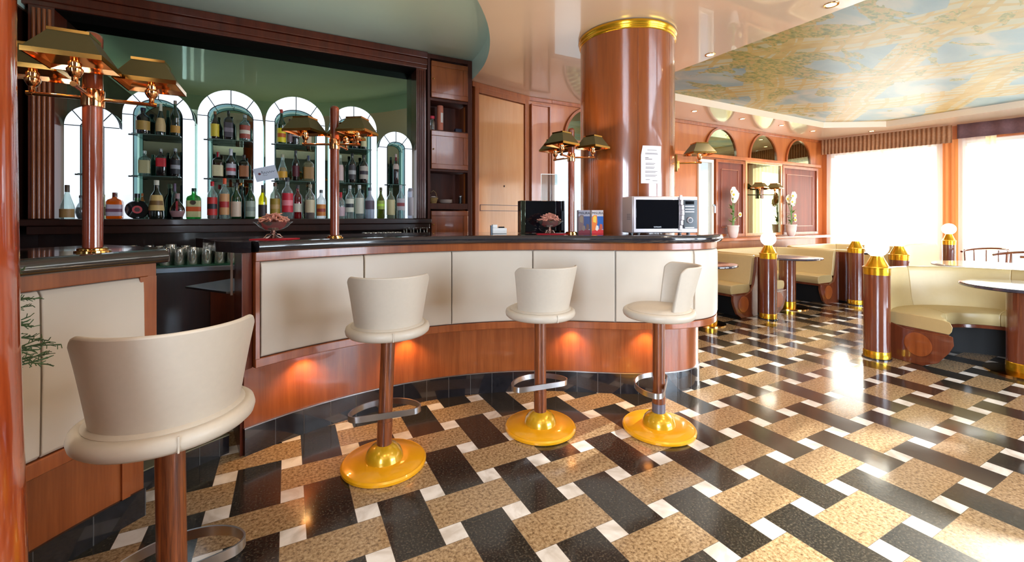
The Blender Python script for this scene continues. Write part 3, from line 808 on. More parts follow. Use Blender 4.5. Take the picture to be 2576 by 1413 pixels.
B(614, 390, 26, Z1, YS, 'square', (24, 16, 12), (150, 90, 50), (40, 36, 36), 'dark square bottle with rusty brown label, lower shelf of third arch', sq=.5, lz=(.1, .55), group=g2)
B(711, 389, 25, Z1, YS, 'cone', CLR, (206, 150, 40), (170, 164, 140), 'clear cone-necked bottle of amber spirit, lower shelf of fourth arch', liquid=(190, 130, 20), lz=(.1, .35), group=g2)
B(744, 379, 19, Z1, YS, 'wine', (34, 14, 18), (84, 24, 34), (60, 60, 66), 'slim black-red bottle, middle of lower shelf of fourth arch', lz=(.15, .5), group=g2)
B(776, 392, 28, Z1, YS, 'square', (206, 200, 160), (150, 110, 60), (40, 56, 96), 'square tawny bottle with blue stopper, lower shelf of fourth arch', sq=.5, lz=(.1, .55), capz=.2, group=g2)
B(856, 390, 17, Z1, YS, 'slim', (206, 220, 206), (206, 180, 176), (180, 200, 180), 'slim clear bottle with tall pink label beside the thin lamp pole', lz=(.08, .64), group=g2)
B(886, 386, 20, Z1, YS, 'spirit', (16, 14, 14), (60, 56, 58), (20, 20, 20), 'black bottle with white lettered label, middle of lower shelf of fifth arch', lz=(.12, .6), accent=(170, 170, 170), group=g2)
B(915, 390, 23, Z1, YS, 'spirit', (20, 12, 12), (176, 166, 156), (26, 24, 24), 'dark bottle with greyish double label, right on lower shelf of fifth arch', lz=(.15, .6), accent=(50, 40, 50), group=g2)
B(996, 388, 16, Z1, YS, 'wine', (60, 12, 24), (206, 186, 180), (206, 180, 176), 'wine bottle with white label alone in the narrow right arch', lz=(.5, .68), neck=(110, 20, 40), group=g2)
B(360, 272, 38, Z2, YS, 'spirit', (30, 30, 44), (176, 140, 70), (30, 30, 60), 'broad dark bottle with gold label, upper shelf of second arch', lz=(.15, .5), group=g3)
B(404, 262, 27, Z2, YS, 'cone', (60, 90, 70), (206, 178, 130), (206, 200, 180), 'dark green bottle with large cream label and pale foil neck, upper shelf of second arch', lz=(.12, .55), neck=(206, 200, 180), group=g3)
B(441, 254, 25, Z2, YS, 'wine', (20, 80, 50), (190, 140, 60), (150, 130, 120), 'slender green bottle with gold label low down, upper shelf of second arch', lz=(.1, .3), group=g3)
B(541, 281, 22, Z2, YS, 'wine', (90, 50, 20), (216, 190, 60), (130, 90, 60), 'bottle with yellow label, upper shelf of third arch', lz=(.1, .55), group=g3)
B(575, 280, 25, Z2, YS, 'square', (30, 30, 36), (66, 60, 68), (30, 30, 34), 'square bottle with black label, middle of upper shelf of third arch', sq=.7, lz=(.1, .6), accent=(120, 110, 120), group=g3)
B(616, 290, 28, Z2, YS, 'spirit', (170, 190, 180), (150, 66, 50), (150, 160, 160), 'clear bottle with mottled red label, right on upper shelf of third arch', lz=(.1, .6), accent=(206, 196, 180), group=g3)
B(708, 276, 22, Z2, YS, 'wine', (26, 110, 70), (222, 200, 30), (176, 60, 50), 'green bottle with red cap and yellow label, upper shelf of fourth arch', lz=(.05, .45), accent=(190, 90, 30), group=g3)
B(729, 300, 14, Z2, YS, 'wine', (40, 14, 16), (120, 96, 100), (50, 20, 24), 'small dark bottle next to the yellow-labelled one, upper shelf of fourth arch', lz=(.1, .4), group=g3)
B(744, 296, 19, Z2, YS, 'spirit', (40, 30, 30), (196, 186, 186), (50, 44, 44), 'dark bottle with white label behind the brass shade, fourth arch', lz=(.3, .62), group=g3)
B(774, 305, 19, Z2, YS, 'spirit', (60, 40, 30), (196, 170, 140), (60, 40, 30), 'bottle with plain tan label, right on upper shelf of fourth arch', lz=(.05, .45), group=g3)
B(893, 310, 15, Z2, YS, 'wine', (44, 30, 20), (150, 90, 40), (60, 40, 30), 'dark bottle hidden behind the brass shade, fifth arch', lz=(.1, .5), group=g3)
B(915, 302, 15, Z2, YS, 'wine', (30, 60, 44), (206, 196, 150), (40, 60, 44), 'green bottle with beige label at right of upper shelf, fifth arch', lz=(.1, .55), group=g3)

# card hanging in front of the arches
x, z = at(669, 436, 4.63)
t = thing('hanging_card', 'white handwritten card with a small red flower, hung at a tilt between two arches', 'sign', (x, 4.625, z), 0)
t.rotation_euler = (0, math.radians(-16), 0)
MB().box((-.094, 0, -.062), (.094, .002, .062)).build('card', M['paper_blue'], t, smooth=0)
mb = MB(); pts = []
for i in range(60):
    q = i / 59; pts.append((-.035 + q * .115, -.0012, .006 + .011 * math.sin(q * 34) * (1 - q * .6) + (.012 if i in (3, 4, 5) else 0)))
mb.tube(pts, .0011, 5)
mb.tube([(-.03, -.0012, -.012), (-.02, -.0012, -.02), (-.01, -.0012, -.013), (0, -.0012, -.02), (.01, -.0012, -.014)], .001, 5)
mb.build('handwriting', M['ink_dark'], t)
MB().lathe([(0, 0), (.011, 0), (.011, .001), (0, .001)], 8, mtx=Matrix.Translation((-.052, -.0004, .006)) @ Matrix.Rotation(PI / 2, 4, 'X')).build('red_flower', pmat((110, 30, 40)), t)

# back worktop, glasses
t = thing('back_worktop', 'steel-edged back bar worktop holding rows of upturned glasses', 'counter', (0, 0, 0))
MB().box((-1.72, 4.14, .90), (1.34, 4.69, .94)).build('worktop', M['steel_dark'], t, bevel=.004)
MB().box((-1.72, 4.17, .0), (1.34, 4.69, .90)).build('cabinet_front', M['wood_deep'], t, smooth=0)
MB().box((-.55, 4.155, .10), (.02, 4.17, .80)).build('cabinet_door', M['wood_dark'], t, bevel=.004)
MB().box((-1.45, 4.19, .941), (-.05, 4.66, .951)).build('draining_mat', plain('green_glass_mat', (40, 110, 84), .3), t)
tumbler = None
def put_tumbler(x, y, z, s=1., lab='', grp=''):
    global tumbler
    if tumbler is None:
        M['tumbler'] = glass('tumbler_glass', (226, 244, 238), .55, gl=1.4)
        tumbler = MB().lathe([(.036, 0), (.038, .002), (.032, .125), (.030, .13), (.0, .132), (.0, .122), (.028, .120), (.034, .004), (.036, 0)], 14).build('glass_tumbler', M['tumbler'], smooth=50)
        o = tumbler
    else:
        o = tumbler.copy(); COL.objects.link(o)
    o.location = (x, y, z); o.scale = (s, s, s * 1.05); tag(o, lab, 'glass', grp)
for i in range(15):
    for j in range(5):
        x = -1.38 + i * .088 + random.uniform(-.004, .004); y = 4.24 + j * .088
        put_tumbler(x, y, .9515, random.uniform(.92, 1.05) * (1.12 if (i * 3 + j) % 4 == 0 else 1), 'upturned clear glass tumbler crowded on the back worktop between the two counters', 'upturned tumblers on the back worktop')
t = thing('glass_rack', 'low dark rack under the bottle ledge carrying small glasses', 'rack', (0, 0, 0))
MB().box((.62, 4.30, 1.085), (1.33, 4.56, 1.10)).box((.62, 4.30, .941), (.64, 4.56, 1.085)).box((1.31, 4.30, .941), (1.33, 4.56, 1.085)).build('rack_shelf', M['black'], t, bevel=.003)
for i in range(8):
    for j in range(2):
        o = tumbler.copy(); COL.objects.link(o); o.location = (.67 + i * .05 * 1.6 / 1.6 + .0, 4.36 + j * .1, 1.1005); o.scale = (.55, .55, .62)
        o.location.x = .67 + i * .048
        tag(o, 'small clear shot glass on the dark rack below the ledge', 'glass', 'shot glasses on the dark rack')
wg = None
for i in range(4):
    for j in range(2):
        if wg is None:
            wg = thing('wine_glass', '', 'glass', (0, 0, 0))
            MB().lathe([(.028, 0), (.034, .03), (.022, .062), (.004, .07)], 16, cap=False).build('bowl', M['clear'], wg, smooth=50)
            MB().lathe([(.004, .07), (.003, .11), (.004, .118), (.034, .121), (.034, .123)], 16).build('stem', M['clear'], wg, smooth=50); o = wg
        else: o = copy_tree(wg)
        o.location = (1.075 + i * .071, 4.36 + j * .11, 1.1005); tag(o, 'upturned wine glass at the right end of the dark rack', 'glass', 'upturned wine glasses on the dark rack')
# small things on the work surface glimpsed over the counter
for u, c, lb in ((712, (60, 140, 130), 'small teal glass cup seen behind the nearer sweets bowl'), (739, (150, 170, 180), 'small pale glass cup just right of the teal cup')):
    x, z = at(u, 575, 4.3)
    o = MB().lathe([(.03, 0), (.036, .08), (.034, .08), (.028, .004)], 16).build('glass_cup', glass('cup_%d' % u, c, .7), loc=(x, 4.25, .951)); o.scale = (1, 1, 2.6); tag(o, lb, 'cup')

# tall cabinet to the right of the mirror
cb = thing('tall_cabinet', 'narrow mahogany cabinet column with open niches between panelled doors', 'cabinet', (0, 0, 0))
cx0, cx1 = 1.36, 1.885
mb = MB()
mb.box((cx0, YB, 0), (cx0 + .03, YF - .03, ZG - .005)).box((cx1 - .055, YB, 0), (cx1, YF - .24, ZG - .005)).box((cx0 + .03, YB + .25, 0), (cx1 - .055, YB + .27, ZG - .005))
for z0, z1 in ((3.085, ZG - .005), (2.62, 2.65), (2.285, 2.30), (1.84, 1.865), (1.42, 1.485), (0, .1)): mb.box((cx0 + .03, YB + .002, z0), (cx1 - .055, YB + .25, z1))
mb.build('cabinet_body', M['wood_niche'], cb, smooth=0, bevel=.003)
def cdoor(z0, z1, knob_z):
    d = MB().box((cx0 + .035, YB - .018, z0), (cx1 - .06, YB, z1)).build('cabinet_door', M['wood'], cb, bevel=.003)
    f = MB(); a, b_ = cx0 + .035, cx1 - .06; w = .055
    for p, q, r_, s_ in ((a, b_, z0, z0 + w), (a, b_, z1 - w, z1), (a, a + w, z0 + w, z1 - w), (b_ - w, b_, z0 + w, z1 - w)): f.box((p, YB - .026, r_), (q, YB - .018, s_))
    f.build('door_frame', M['wood'], d, bevel=.005)
    MB().lathe([(0, 0), (.008, 0), (.009, .008), (.005, .014), (0, .016)], 12, mtx=Matrix.Translation((a + .022, YB - .026, knob_z)) @ Matrix.Rotation(PI / 2, 4, 'X')).build('door_knob', M['brass'], d)
cdoor(2.65, 3.05, 2.85); cdoor(1.865, 2.285, 2.08); cdoor(.2, 1.40, 1.25)
def niche_obj(u, v, Y, zb):
    x, z = at(u, v, Y); return x, Y, zb
x, y, z = niche_obj(1086, 330, 4.68, 2.3005)
t = thing('glass_jar', 'small clear jar with red lid in the upper cabinet niche', 'jar', (x, y, z))
MB().lathe([(.035, 0), (.038, .01), (.038, .10), (.026, .125), (.026, .135)], 18).build('jar_body', M['clear'], t, smooth=50)
MB().lathe([(.03, .135), (.032, .165), (.0, .168)], 18).build('jar_lid', pmat((206, 40, 70)), t)
x, y, z = niche_obj(1107, 330, 4.68, 2.3005)
t = thing('card_tube', 'salmon pink cardboard tube with a white label standing in the upper niche', 'tube', (x, y, z))
MB().lathe([(.036, 0), (.036, .29), (.033, .293)], 22).build('tube_body', pmat((206, 120, 96)), t)
MB().lathe([(.0368, .10), (.0368, .21)], 10, a0=-PI / 2 - .1, a1=-PI / 2 + .9, cap=False).build('tube_label', M['paper'], t)
x, y, z = niche_obj(1152, 330, 4.70, 2.3005)
tag(MB().box((-.04, -.03, 0), (.04, .03, .055)).build('small_box', plain('navy_box', (34, 42, 70), .4), loc=(x, y, z), bevel=.006), 'small dark blue box at the right of the upper niche', 'box')
x, y, z = niche_obj(1090, 512, 4.66, 1.4855)
t = thing('basket', 'small wicker basket with a white cloth in the lower niche', 'basket', (x, y, z))
mb = MB()
for i in range(7): mb.lathe([(.032 + i * .003 + .003, i * .009), (.032 + i * .003 + .003, i * .009 + .007), (.028 + i * .003, i * .009 + .007), (.028 + i * .003, i * .009)], 16)
mb.lathe([(0, 0), (.03, 0), (.03, .003), (0, .003)], 16); mb.build('wicker', plain('wicker_tan', (170, 140, 90), .8, noise=.3, nscale=90), t)
MB().tube([(-.045, 0, .06), (-.03, 0, .12), (0, 0, .145), (.03, 0, .12), (.045, 0, .06)], .004).build('basket_handle', plain('wicker_dark', (150, 120, 80), .8), t)
MB().lathe([(0, .075), (.02, .08), (.035, .068), (.045, .07)], 9, cap=False).build('cloth', M['paper'], t, solid=.002)
x, y, z = niche_obj(1122, 512, 4.66, 1.4855)
plate0 = MB().lathe([(.03, 0), (.05, .004), (.072, .010), (.073, .012), (.05, .007), (0, .005)], 28).build('plate', M['ceramic'], loc=(x, y, z), smooth=50)
tag(plate0, 'white plate in the small stack in the lower cabinet niche', 'plate', 'stacked plates in the lower cabinet niche')
for i in range(1, 5):
    o = plate0.copy(); COL.objects.link(o); o.location = (x, y, z + i * .008)
x, y, z = niche_obj(1158, 512, 4.66, 1.4855)
t = thing('black_grinder', 'dark pepper grinder with chrome top at the right of the lower niche', 'grinder', (x, y, z))
MB().lathe([(.022, 0), (.018, .04), (.02, .075)], 16).build('grinder_body', M['black'], t)
MB().lathe([(.016, .075), (.018, .09), (.008, .1), (0, .101)], 16).build('grinder_top', M['steel'], t)

# ================================================================= COUNTERS
CC = (.76, .95)
arc_main = arc(CC[0], CC[1], 2.08, 117.8, 52, 44)
tail = spline([arc_main[-2], (2.08, 2.565), (2.30, 2.425), (2.52, 2.325), (2.74, 2.287), (2.90, 2.322), (3.02, 2.42), (3.08, 2.56), (3.085, 2.70), (3.05, 2.80)], 6)
path_main = arc_main[:-2] + tail
def offset_path(path, off):
    P = [Vector(p) for p in path]; out = []
    for i, p in enumerate(P):
        t = (P[min(i + 1, len(P) - 1)] - P[max(i - 1, 0)]).normalized(); out.append((p.x + t.y * off, p.y - t.x * off))
    return out
def cut_u(path, off, u0, u1):
    """sub-path whose offset points lie between two photo headings"""
    k0, k1 = (u0 - CX) / F_PX, (u1 - CX) / F_PX
    op = offset_path(path, off); h = [heading(*p) for p in op]
    dense = []
    for i in range(len(path) - 1):
        for q in range(8):
            t = q / 8; dense.append(((path[i][0] * (1 - t) + path[i + 1][0] * t, path[i][1] * (1 - t) + path[i + 1][1] * t), h[i] * (1 - t) + h[i + 1] * t))
    dense.append((path[-1], h[-1]))
    r = [p for p, hh in dense if k0 <= hh <= k1]
    return r[::3] + ([r[-1]] if (len(r) - 1) % 3 else [])
mc = thing('bar_counter', 'long curved bar counter with cream padded panels and black granite top', 'counter', (0, 0, 0))
OFF_P, OFF_S = .125, .17
# plinth of black tiles with joints
mb = MB(); mb.sweep(path_main, [(0, 0), (0, .15), (-.04, .15), (-.04, 0)])
jm = mb; acc = 0; last = Vector(path_main[0])
for i in range(1, len(path_main)):
    p = Vector(path_main[i]); d = (p - last).length; acc += d; last = p
    if acc > .13:
        acc = 0; jm.cyl((p.x, p.y, .001), (p.x, p.y, .149), .0022, 6, mat=1)
mb.build('plinth', [M['plinth'], M['joint']], mc, smooth=40)
mb = MB(); mb.sweep(path_main, [(-.002, .15), (-.002, .156), (-.03, .156), (-.03, .15)]); mb.build('metal_strip', M['steel'], mc, smooth=40)
mb = MB(); mb.sweep(path_main, [(-.012, .156), (-.012, .545), (-.04, .545), (-.04, .156)]); mb.build('lower_body', M['wood'], mc, smooth=40)
mb = MB(); mb.sweep(path_main, [(OFF_P, .515), (OFF_P, .565), (-.04, .565), (-.04, .515)]); mb.build('bottom_rail', M['wood'], mc, smooth=40, bevel=.004)
mb = MB(); mb.sweep(path_main, [(OFF_P, 1.09), (OFF_P, 1.142), (-.04, 1.142), (-.04, 1.09)]); mb.build('top_rail', M['wood'], mc, smooth=40, bevel=.004)
mb = MB(); mb.sweep(path_main, [(OFF_P - .03, .565), (OFF_P - .03, 1.09), (-.04, 1.09), (-.04, .565)]); mb.build('panel_backing', M['leather_panel'], mc, smooth=40)
st = cut_u(path_main, OFF_P, -9000, 655)
mb = MB(); mb.sweep([path_main[0], st[-1]] if len(st) < 3 else st, [(OFF_P + .003, .565), (OFF_P + .003, 1.09), (.02, 1.09), (.02, .565)]); mb.build('corner_stile', M['wood'], mc, smooth=40)
seams = [653, 915, 1136, 1341, 1548, 1745]
for a, b_ in zip(seams, seams[1:] + [None]):
    sub = cut_u(path_main, OFF_P, a, b_ or 1790)
    if b_ is None:
        i = min(range(len(path_main)), key=lambda k: (Vector(path_main[k]) - Vector(sub[0])).length)
        sub = path_main[i:]
    mb = MB(); k = len(sub)
    prof = [(.03, .568), (OFF_P - .012, .568), (OFF_P - .002, .574), (OFF_P + .004, .60), (OFF_P + .006, .83), (OFF_P + .004, 1.055), (OFF_P - .002, 1.081), (OFF_P - .012, 1.087), (.03, 1.087)]
    # pull the ends in a little so the seams read
    P = [Vector(p) for p in sub]
    P[0] = P[0].lerp(P[1], min(1, .0012 / max((P[1] - P[0]).length, 1e-4))); P[-1] = P[-1].lerp(P[-2], min(1, .0012 / max((P[-1] - P[-2]).length, 1e-4)))
    mb.sweep([tuple(p) for p in P], prof); mb.build('padded_panel', M['leather_panel'], mc, smooth=40, bevel=.004)
# end of the counter (dark, leading back into the bar)
e0, e1 = (-.262, 2.70), (-.345, 3.22)
mb = MB(); mb.prism([(-.215, 2.665), (-.30, 3.22), (-.26, 3.23), (-.17, 2.70)], .515, 1.142); mb.prism([(-.235, 2.80), (-.315, 3.25), (-.27, 3.26), (-.19, 2.83)], .0, .515)
mb.build('end_panel', M['wood_dark'], mc, smooth=0, bevel=.003)
MB().box((-.3185, 3.20, .84), (-.306, 3.212, 1.14)).build('steel_edge', M['steel'], mc)
# granite slab: rounded nose swept along the front, flat core behind
zt_, zb_ = 1.20, 1.142
front = offset_path(path_main, OFF_S - .03)
back = arc(CC[0], CC[1], 2.66, 54, 118.5, 30)
colc, colr = (2.683, 2.908), .406
poly = front + [(3.06 + .06, 2.86)] + [(colc[0] + (colr + .004) * math.cos(math.radians(a)), colc[1] + (colr + .004) * math.sin(math.radians(a))) for a in range(-8, -196, -8)] + back
mb = MB(); mb.prism(poly, zb_, zt_)
nose = [(OFF_S - .03, zb_), (OFF_S - .012, zb_ + .003), (OFF_S - .003, zb_ + .014), (OFF_S, zb_ + .029), (OFF_S - .003, zt_ - .014), (OFF_S - .012, zt_ - .003), (OFF_S - .03, zt_)]
mb.sweep(path_main, nose)
mb.prism([(-.17, 2.63), (-.24, 2.66), (-.34, 2.80), (-.36, 2.86), (-.48, 3.27), (-.20, 3.1)], zb_ + .001, zt_ - .0003)
mb.build('granite_top', M['granite'], mc, smooth=40)
# under-counter lamps
for u in (775, 1030, 1437, 1640):
    s = cut_u(path_main, OFF_P, u - 12, u + 12); p = s[len(s) // 2]
    i = min(range(1, len(path_main) - 1), key=lambda k: (Vector(path_main[k]) - Vector(p)).length)
    tt = (Vector(path_main[i + 1]) - Vector(path_main[i - 1])).normalized(); q = Vector(p) + Vector((tt.y, -tt.x)) * .055
    MB().lathe([(.028, -.006), (.03, 0)], 16, c=(q.x, q.y, .514)).build('under_light', M['bulb_warm'], mc)
    ld = bpy.data.lights.new('under_counter_spot', 'SPOT'); ld.energy = 7; ld.color = (1, .55, .2); ld.spot_size = math.radians(120); ld.spot_blend = .7; ld.shadow_soft_size = .02
    lo = bpy.data.objects.new('under_counter_spot', ld); COL.objects.link(lo); lo.location = (q.x, q.y, .50)

# left counter
lc = thing('bar_counter', 'short curved counter section at far left behind the nearest bar stool', 'counter', (0, 0, 0))
RL = 2.0
pathL = arc(CC[0], CC[1], RL, 192, 131.4, 34)
mb = MB(); mb.sweep(pathL, [(0, 0), (0, .12), (-.05, .12), (-.05, 0)]); 
for i in range(1, len(pathL), 3): mb.cyl((pathL[i][0], pathL[i][1], .001), (pathL[i][0], pathL[i][1], .119), .0022, 6, mat=1)
mb.build('plinth', [M['plinth'], M['joint']], lc, smooth=40)
mb = MB(); mb.sweep(pathL, [(-.012, .12), (-.012, .5), (-.05, .5), (-.05, .12)]); mb.build('lower_body', M['wood'], lc, smooth=40)
OL = .165
pathP = arc(CC[0], CC[1], RL, 192, 133.0, 34)
pathS = arc(CC[0], CC[1], RL, 192, 133.2, 34)
mb = MB(); mb.sweep(pathP, [(OL, .46), (OL, .515), (-.05, .515), (-.05, .46)]); mb.build('bottom_rail', M['wood'], lc, smooth=40, bevel=.004)
mb = MB(); mb.sweep(pathP, [(OL, 1.085), (OL, 1.142), (-.05, 1.142), (-.05, 1.085)]); mb.build('top_rail', M['wood'], lc, smooth=40, bevel=.004)
mb = MB(); mb.sweep(pathP, [(OL - .03, .515), (OL - .03, 1.085), (-.05, 1.085), (-.05, .515)]); mb.build('panel_backing', M['leather_panel'], lc, smooth=40)
mb = MB(); mb.sweep(pathP[-2:], [(OL, .515), (OL, 1.085), (.02, 1.085), (.02, .515)]); mb.build('corner_stile', M['wood'], lc, smooth=40)
for a, b_ in ((-400, 104), (105, 368)):
    sub = cut_u(pathP, OL, a, b_)
    mb = MB(); mb.sweep(sub, [(.03, .518), (OL - .01, .518), (OL, .53), (OL + .005, .8), (OL, 1.065), (OL - .01, 1.082), (.03, 1.082)]); mb.build('padded_panel', M['leather_panel'], lc, smooth=40, bevel=.003)
OS = .255
nl = [(OS - .03, 1.142), (OS - .01, 1.146), (OS - .002, 1.158), (OS, 1.171), (OS - .002, 1.184), (OS - .01, 1.196), (OS - .03, 1.2)]
mb = MB(); fr = offset_path(pathS, OS - .03)
endc = fr[-1]
mb.prism(fr + [(endc[0] + .012, endc[1] + .03), (endc[0] - .0, endc[1] + .08), (endc[0] - .12, endc[1] + .22)] + arc(CC[0], CC[1], RL + .35, 131, 192, 20), 1.142, 1.2)
mb.sweep(pathS, nl); mb.build('granite_top', M['granite_brown'], lc, smooth=40, bevel=.003)
a0 = pathP[-1]
mb = MB(); n_ = Vector((a0[0] - CC[0], a0[1] - CC[1])).normalized()
p0 = Vector(a0) - n_ * OL; p1 = Vector(a0) + n_ * .33; tt = Vector((-n_.y, n_.x))
mb.prism([tuple(p0), tuple(p1), tuple(p1 + tt * .03), tuple(p0 + tt * .03)], .46, 1.142)
p0 = Vector(a0) ; mb.prism([tuple(p0), tuple(p1), tuple(p1 + tt * .03), tuple(p0 + tt * .03)], 0, .46)
mb.build('end_panel', M['wood'], lc, smooth=0)

# raised floor behind the bar with its black tiled step, in the gap
t = thing('bar_platform', 'low raised bar floor with a black tiled step between the two counters', 'platform', (0, 0, 0))
pp = arc(CC[0], CC[1], 2.20, 131.2, 118.6, 10)
mb = MB(); mb.sweep(pp, [(0, 0), (0, .10), (-.03, .10), (-.03, 0)]); 
for i in range(1, 10, 2): mb.cyl((pp[i][0], pp[i][1], .001), (pp[i][0], pp[i][1], .099), .002, 6, mat=1)
mb.build('step_riser', [M['plinth'], M['joint']], t, smooth=40)
mb = MB(); mb.sweep(pp, [(.004, .10), (.004, .106), (-.14, .106), (-.14, .10)]); mb.build('step_edge', M['platform'], t, smooth=40)
mb = MB(); mb.prism(arc(CC[0], CC[1], 2.34, 131, 121, 8) + [(-.50, 3.6), (-.50, 4.1), (-1.6, 4.1), (-1.6, 3.2)], .09, .1); mb.build('platform_deck', M['wood_dark'], t, smooth=0)
# small grey leaf shelf on the inner side of the long counter
s = MB().prism([(-.62, 3.62), (-.345, 3.235), (-.10, 3.30), (-.10, 3.80), (-.38, 3.92)], .845, .86).build('leaf_shelf', M['steel_dark'], bevel=.003)
tag(s, 'small pointed steel work shelf on the inner side of the long counter', 'shelf')

# ================================================================= BAR STOOLS
def stool(pos, lean, back_phi, label, sleeve=False, foot_phi=None):
    t = thing('bar_stool', label, 'stool', (pos[0], pos[1], 0), group='cream bar stools')
    tc = Vector((-pos[0], -pos[1])).normalized(); rt = Vector((-tc.y, tc.x))
    def dirv(phi): 
        a = math.radians(phi); return (tc * math.cos(a) + rt * math.sin(a)).normalized()
    bd = dirv(back_phi); ba = math.atan2(bd.y, bd.x)
    b = MB().lathe([(.215, 0), (.222, .006), (.222, .018), (.214, .026), (.206, .026), (.2, .030), (.12, .036), (0, .038)], 56).build('base_plate', M['gold'], t, smooth=35)
    MB().lathe([(.1, .034), (.098, .05), (.088, .075), (.068, .097), (.044, .108), (.036, .112)], 36).build('base_dome', plain('gold_lacquer_dome', (206, 158, 30), .2, .6, coat=.6) if 'dome' not in M else M['dome'], t, smooth=50)
    lx, ly = lean
    def L3(z): k = (z - .1) / .65; return Vector((lx * k, ly * k, z))
    MB().cyl(L3(.1), L3(.235), .0395, 28).build('lower_sleeve', M['steel_dark'] if False else M['wood_oak'], t)
    if sleeve: MB().cyl(L3(.105), L3(.165), .041, 28).build('grey_sleeve', plain('grey_sleeve_metal', (120, 116, 128), .4, .5), t)
    MB().cyl(L3(.235), L3(.70), .037, 28).build('pole', M['wood_oak'], t)
    top = L3(.70)
    MB().lathe([(.03, 0), (.17, .004), (.205, .008), (.216, .018), (.22, .034), (.216, .050), (.205, .058), (.196, .058)], 56, c=top).build('seat_ring', M['leather'], t, smooth=50)
    MB().lathe([(.19, .05), (.192, .060), (.18, .070), (.10, .078), (0, .080)], 48, c=top).build('seat_cushion', M['leather'], t, smooth=60)
    sm = MB(); a = ba + .05
    sm.box((.2155, -.002, .012), (.2215, .002, .056), mtx=Matrix.Translation(top) @ Matrix.Rotation(a, 4, 'Z')); sm.build('seat_seam', M['leather'], t)
    # backrest shell
    n, m = 36, 10; half = math.radians(76)
    vs = []; fs = []
    H0, H1 = .055, .335
    for side in (0, 1):
        for j in range(m + 1):
            q = j / m
            for i in range(n + 1):
                w = -1 + 2 * i / n
                # rounded upper corners
                hw = half * (1 - .0 * q)
                ang = ba + w * hw
                hz = H0 + (H1 - H0) * q - .035 * max(0, (abs(w) - .80) / .20) ** 2 * (q ** 3)
                rr = .178 + .038 * q + .012 * q * (1 - abs(w)) 
                if side: rr -= .030 - .012 * q
                c_ = top + Vector((bd.x, bd.y, 0)) * (.028 * q)
                vs.append((c_.x + rr * math.cos(ang), c_.y + rr * math.sin(ang), top.z + hz))
    K = (n + 1) * (m + 1)
    for j in range(m):
        for i in range(n):
            a_ = j * (n + 1) + i
            fs.append((a_, a_ + 1, a_ + n + 2, a_ + n + 1)); fs.append((K + a_, K + a_ + n + 1, K + a_ + n + 2, K + a_ + 1))
        for e in (0, n):
            a_ = j * (n + 1) + e; fs.append((a_, a_ + n + 1, K + a_ + n + 1, K + a_))
    for i in range(n):
        a_ = i; fs.append((a_, K + a_, K + a_ + 1, a_ + 1)); a_ = m * (n + 1) + i; fs.append((a_, a_ + 1, K + a_ + 1, K + a_))
    mb = MB(); mb.add(vs, fs); mb.build('backrest', M['leather'], t, smooth=50, bevel=.007)
    # foot loop: straight bar near the pole, bow on the far side
    fd = dirv(foot_phi if foot_phi is not None else back_phi + 180); fa = math.atan2(fd.y, fd.x)
    cz = .275; c0 = L3(cz); pts = []
    R0 = Matrix.Rotation(fa, 4, 'Z')
    raw = [(-.045, -.10), (-.045, .10)] + [(.0, .172), (-.02, .165)][::-1]
    loop = [(-.04, 0), (-.04, -.13), (-.03, -.168), (-.005, -.186), (.03, -.182), (.07, -.16), (.115, -.11), (.138, -.055), (.145, 0),
            (.138, .055), (.115, .11), (.07, .16), (.03, .182), (-.005, .186), (-.03, .168), (-.04, .13)]
    lp = spline([Vector((x, y)) for x, y in loop] + [Vector(loop[0])], 4)[:-1]
    wl = [(c0 + R0 @ Vector((x, y, 0))) for x, y in lp]
    mb = MB(); mb.sweep([(p.x, p.y) for p in wl], [(.003, cz - .016), (.003, cz + .016), (-.003, cz + .016), (-.003, cz - .016)], closed=True)
    mb.build('foot_loop', M['steel'], t, smooth=40)
    return t
M['dome'] = plain('gold_lacquer_dome', (214, 164, 28), .22, .35, coat=.6)
stool((-.305, 1.61), (-.008, .0), 2, 'cream bar stool closest to the camera, cut off by the bottom edge')
stool((.462, 2.366), (.022, -.008), 3, 'cream bar stool second from the left, with its back to the camera')
stool((1.413, 2.307), (.0, 0), 25, 'cream bar stool third from the left, back turned slightly right')
stool((2.068, 1.952), (.0, 0), 102, 'cream bar stool at right, seat visible and backrest facing sideways', sleeve=True, foot_phi=-95)

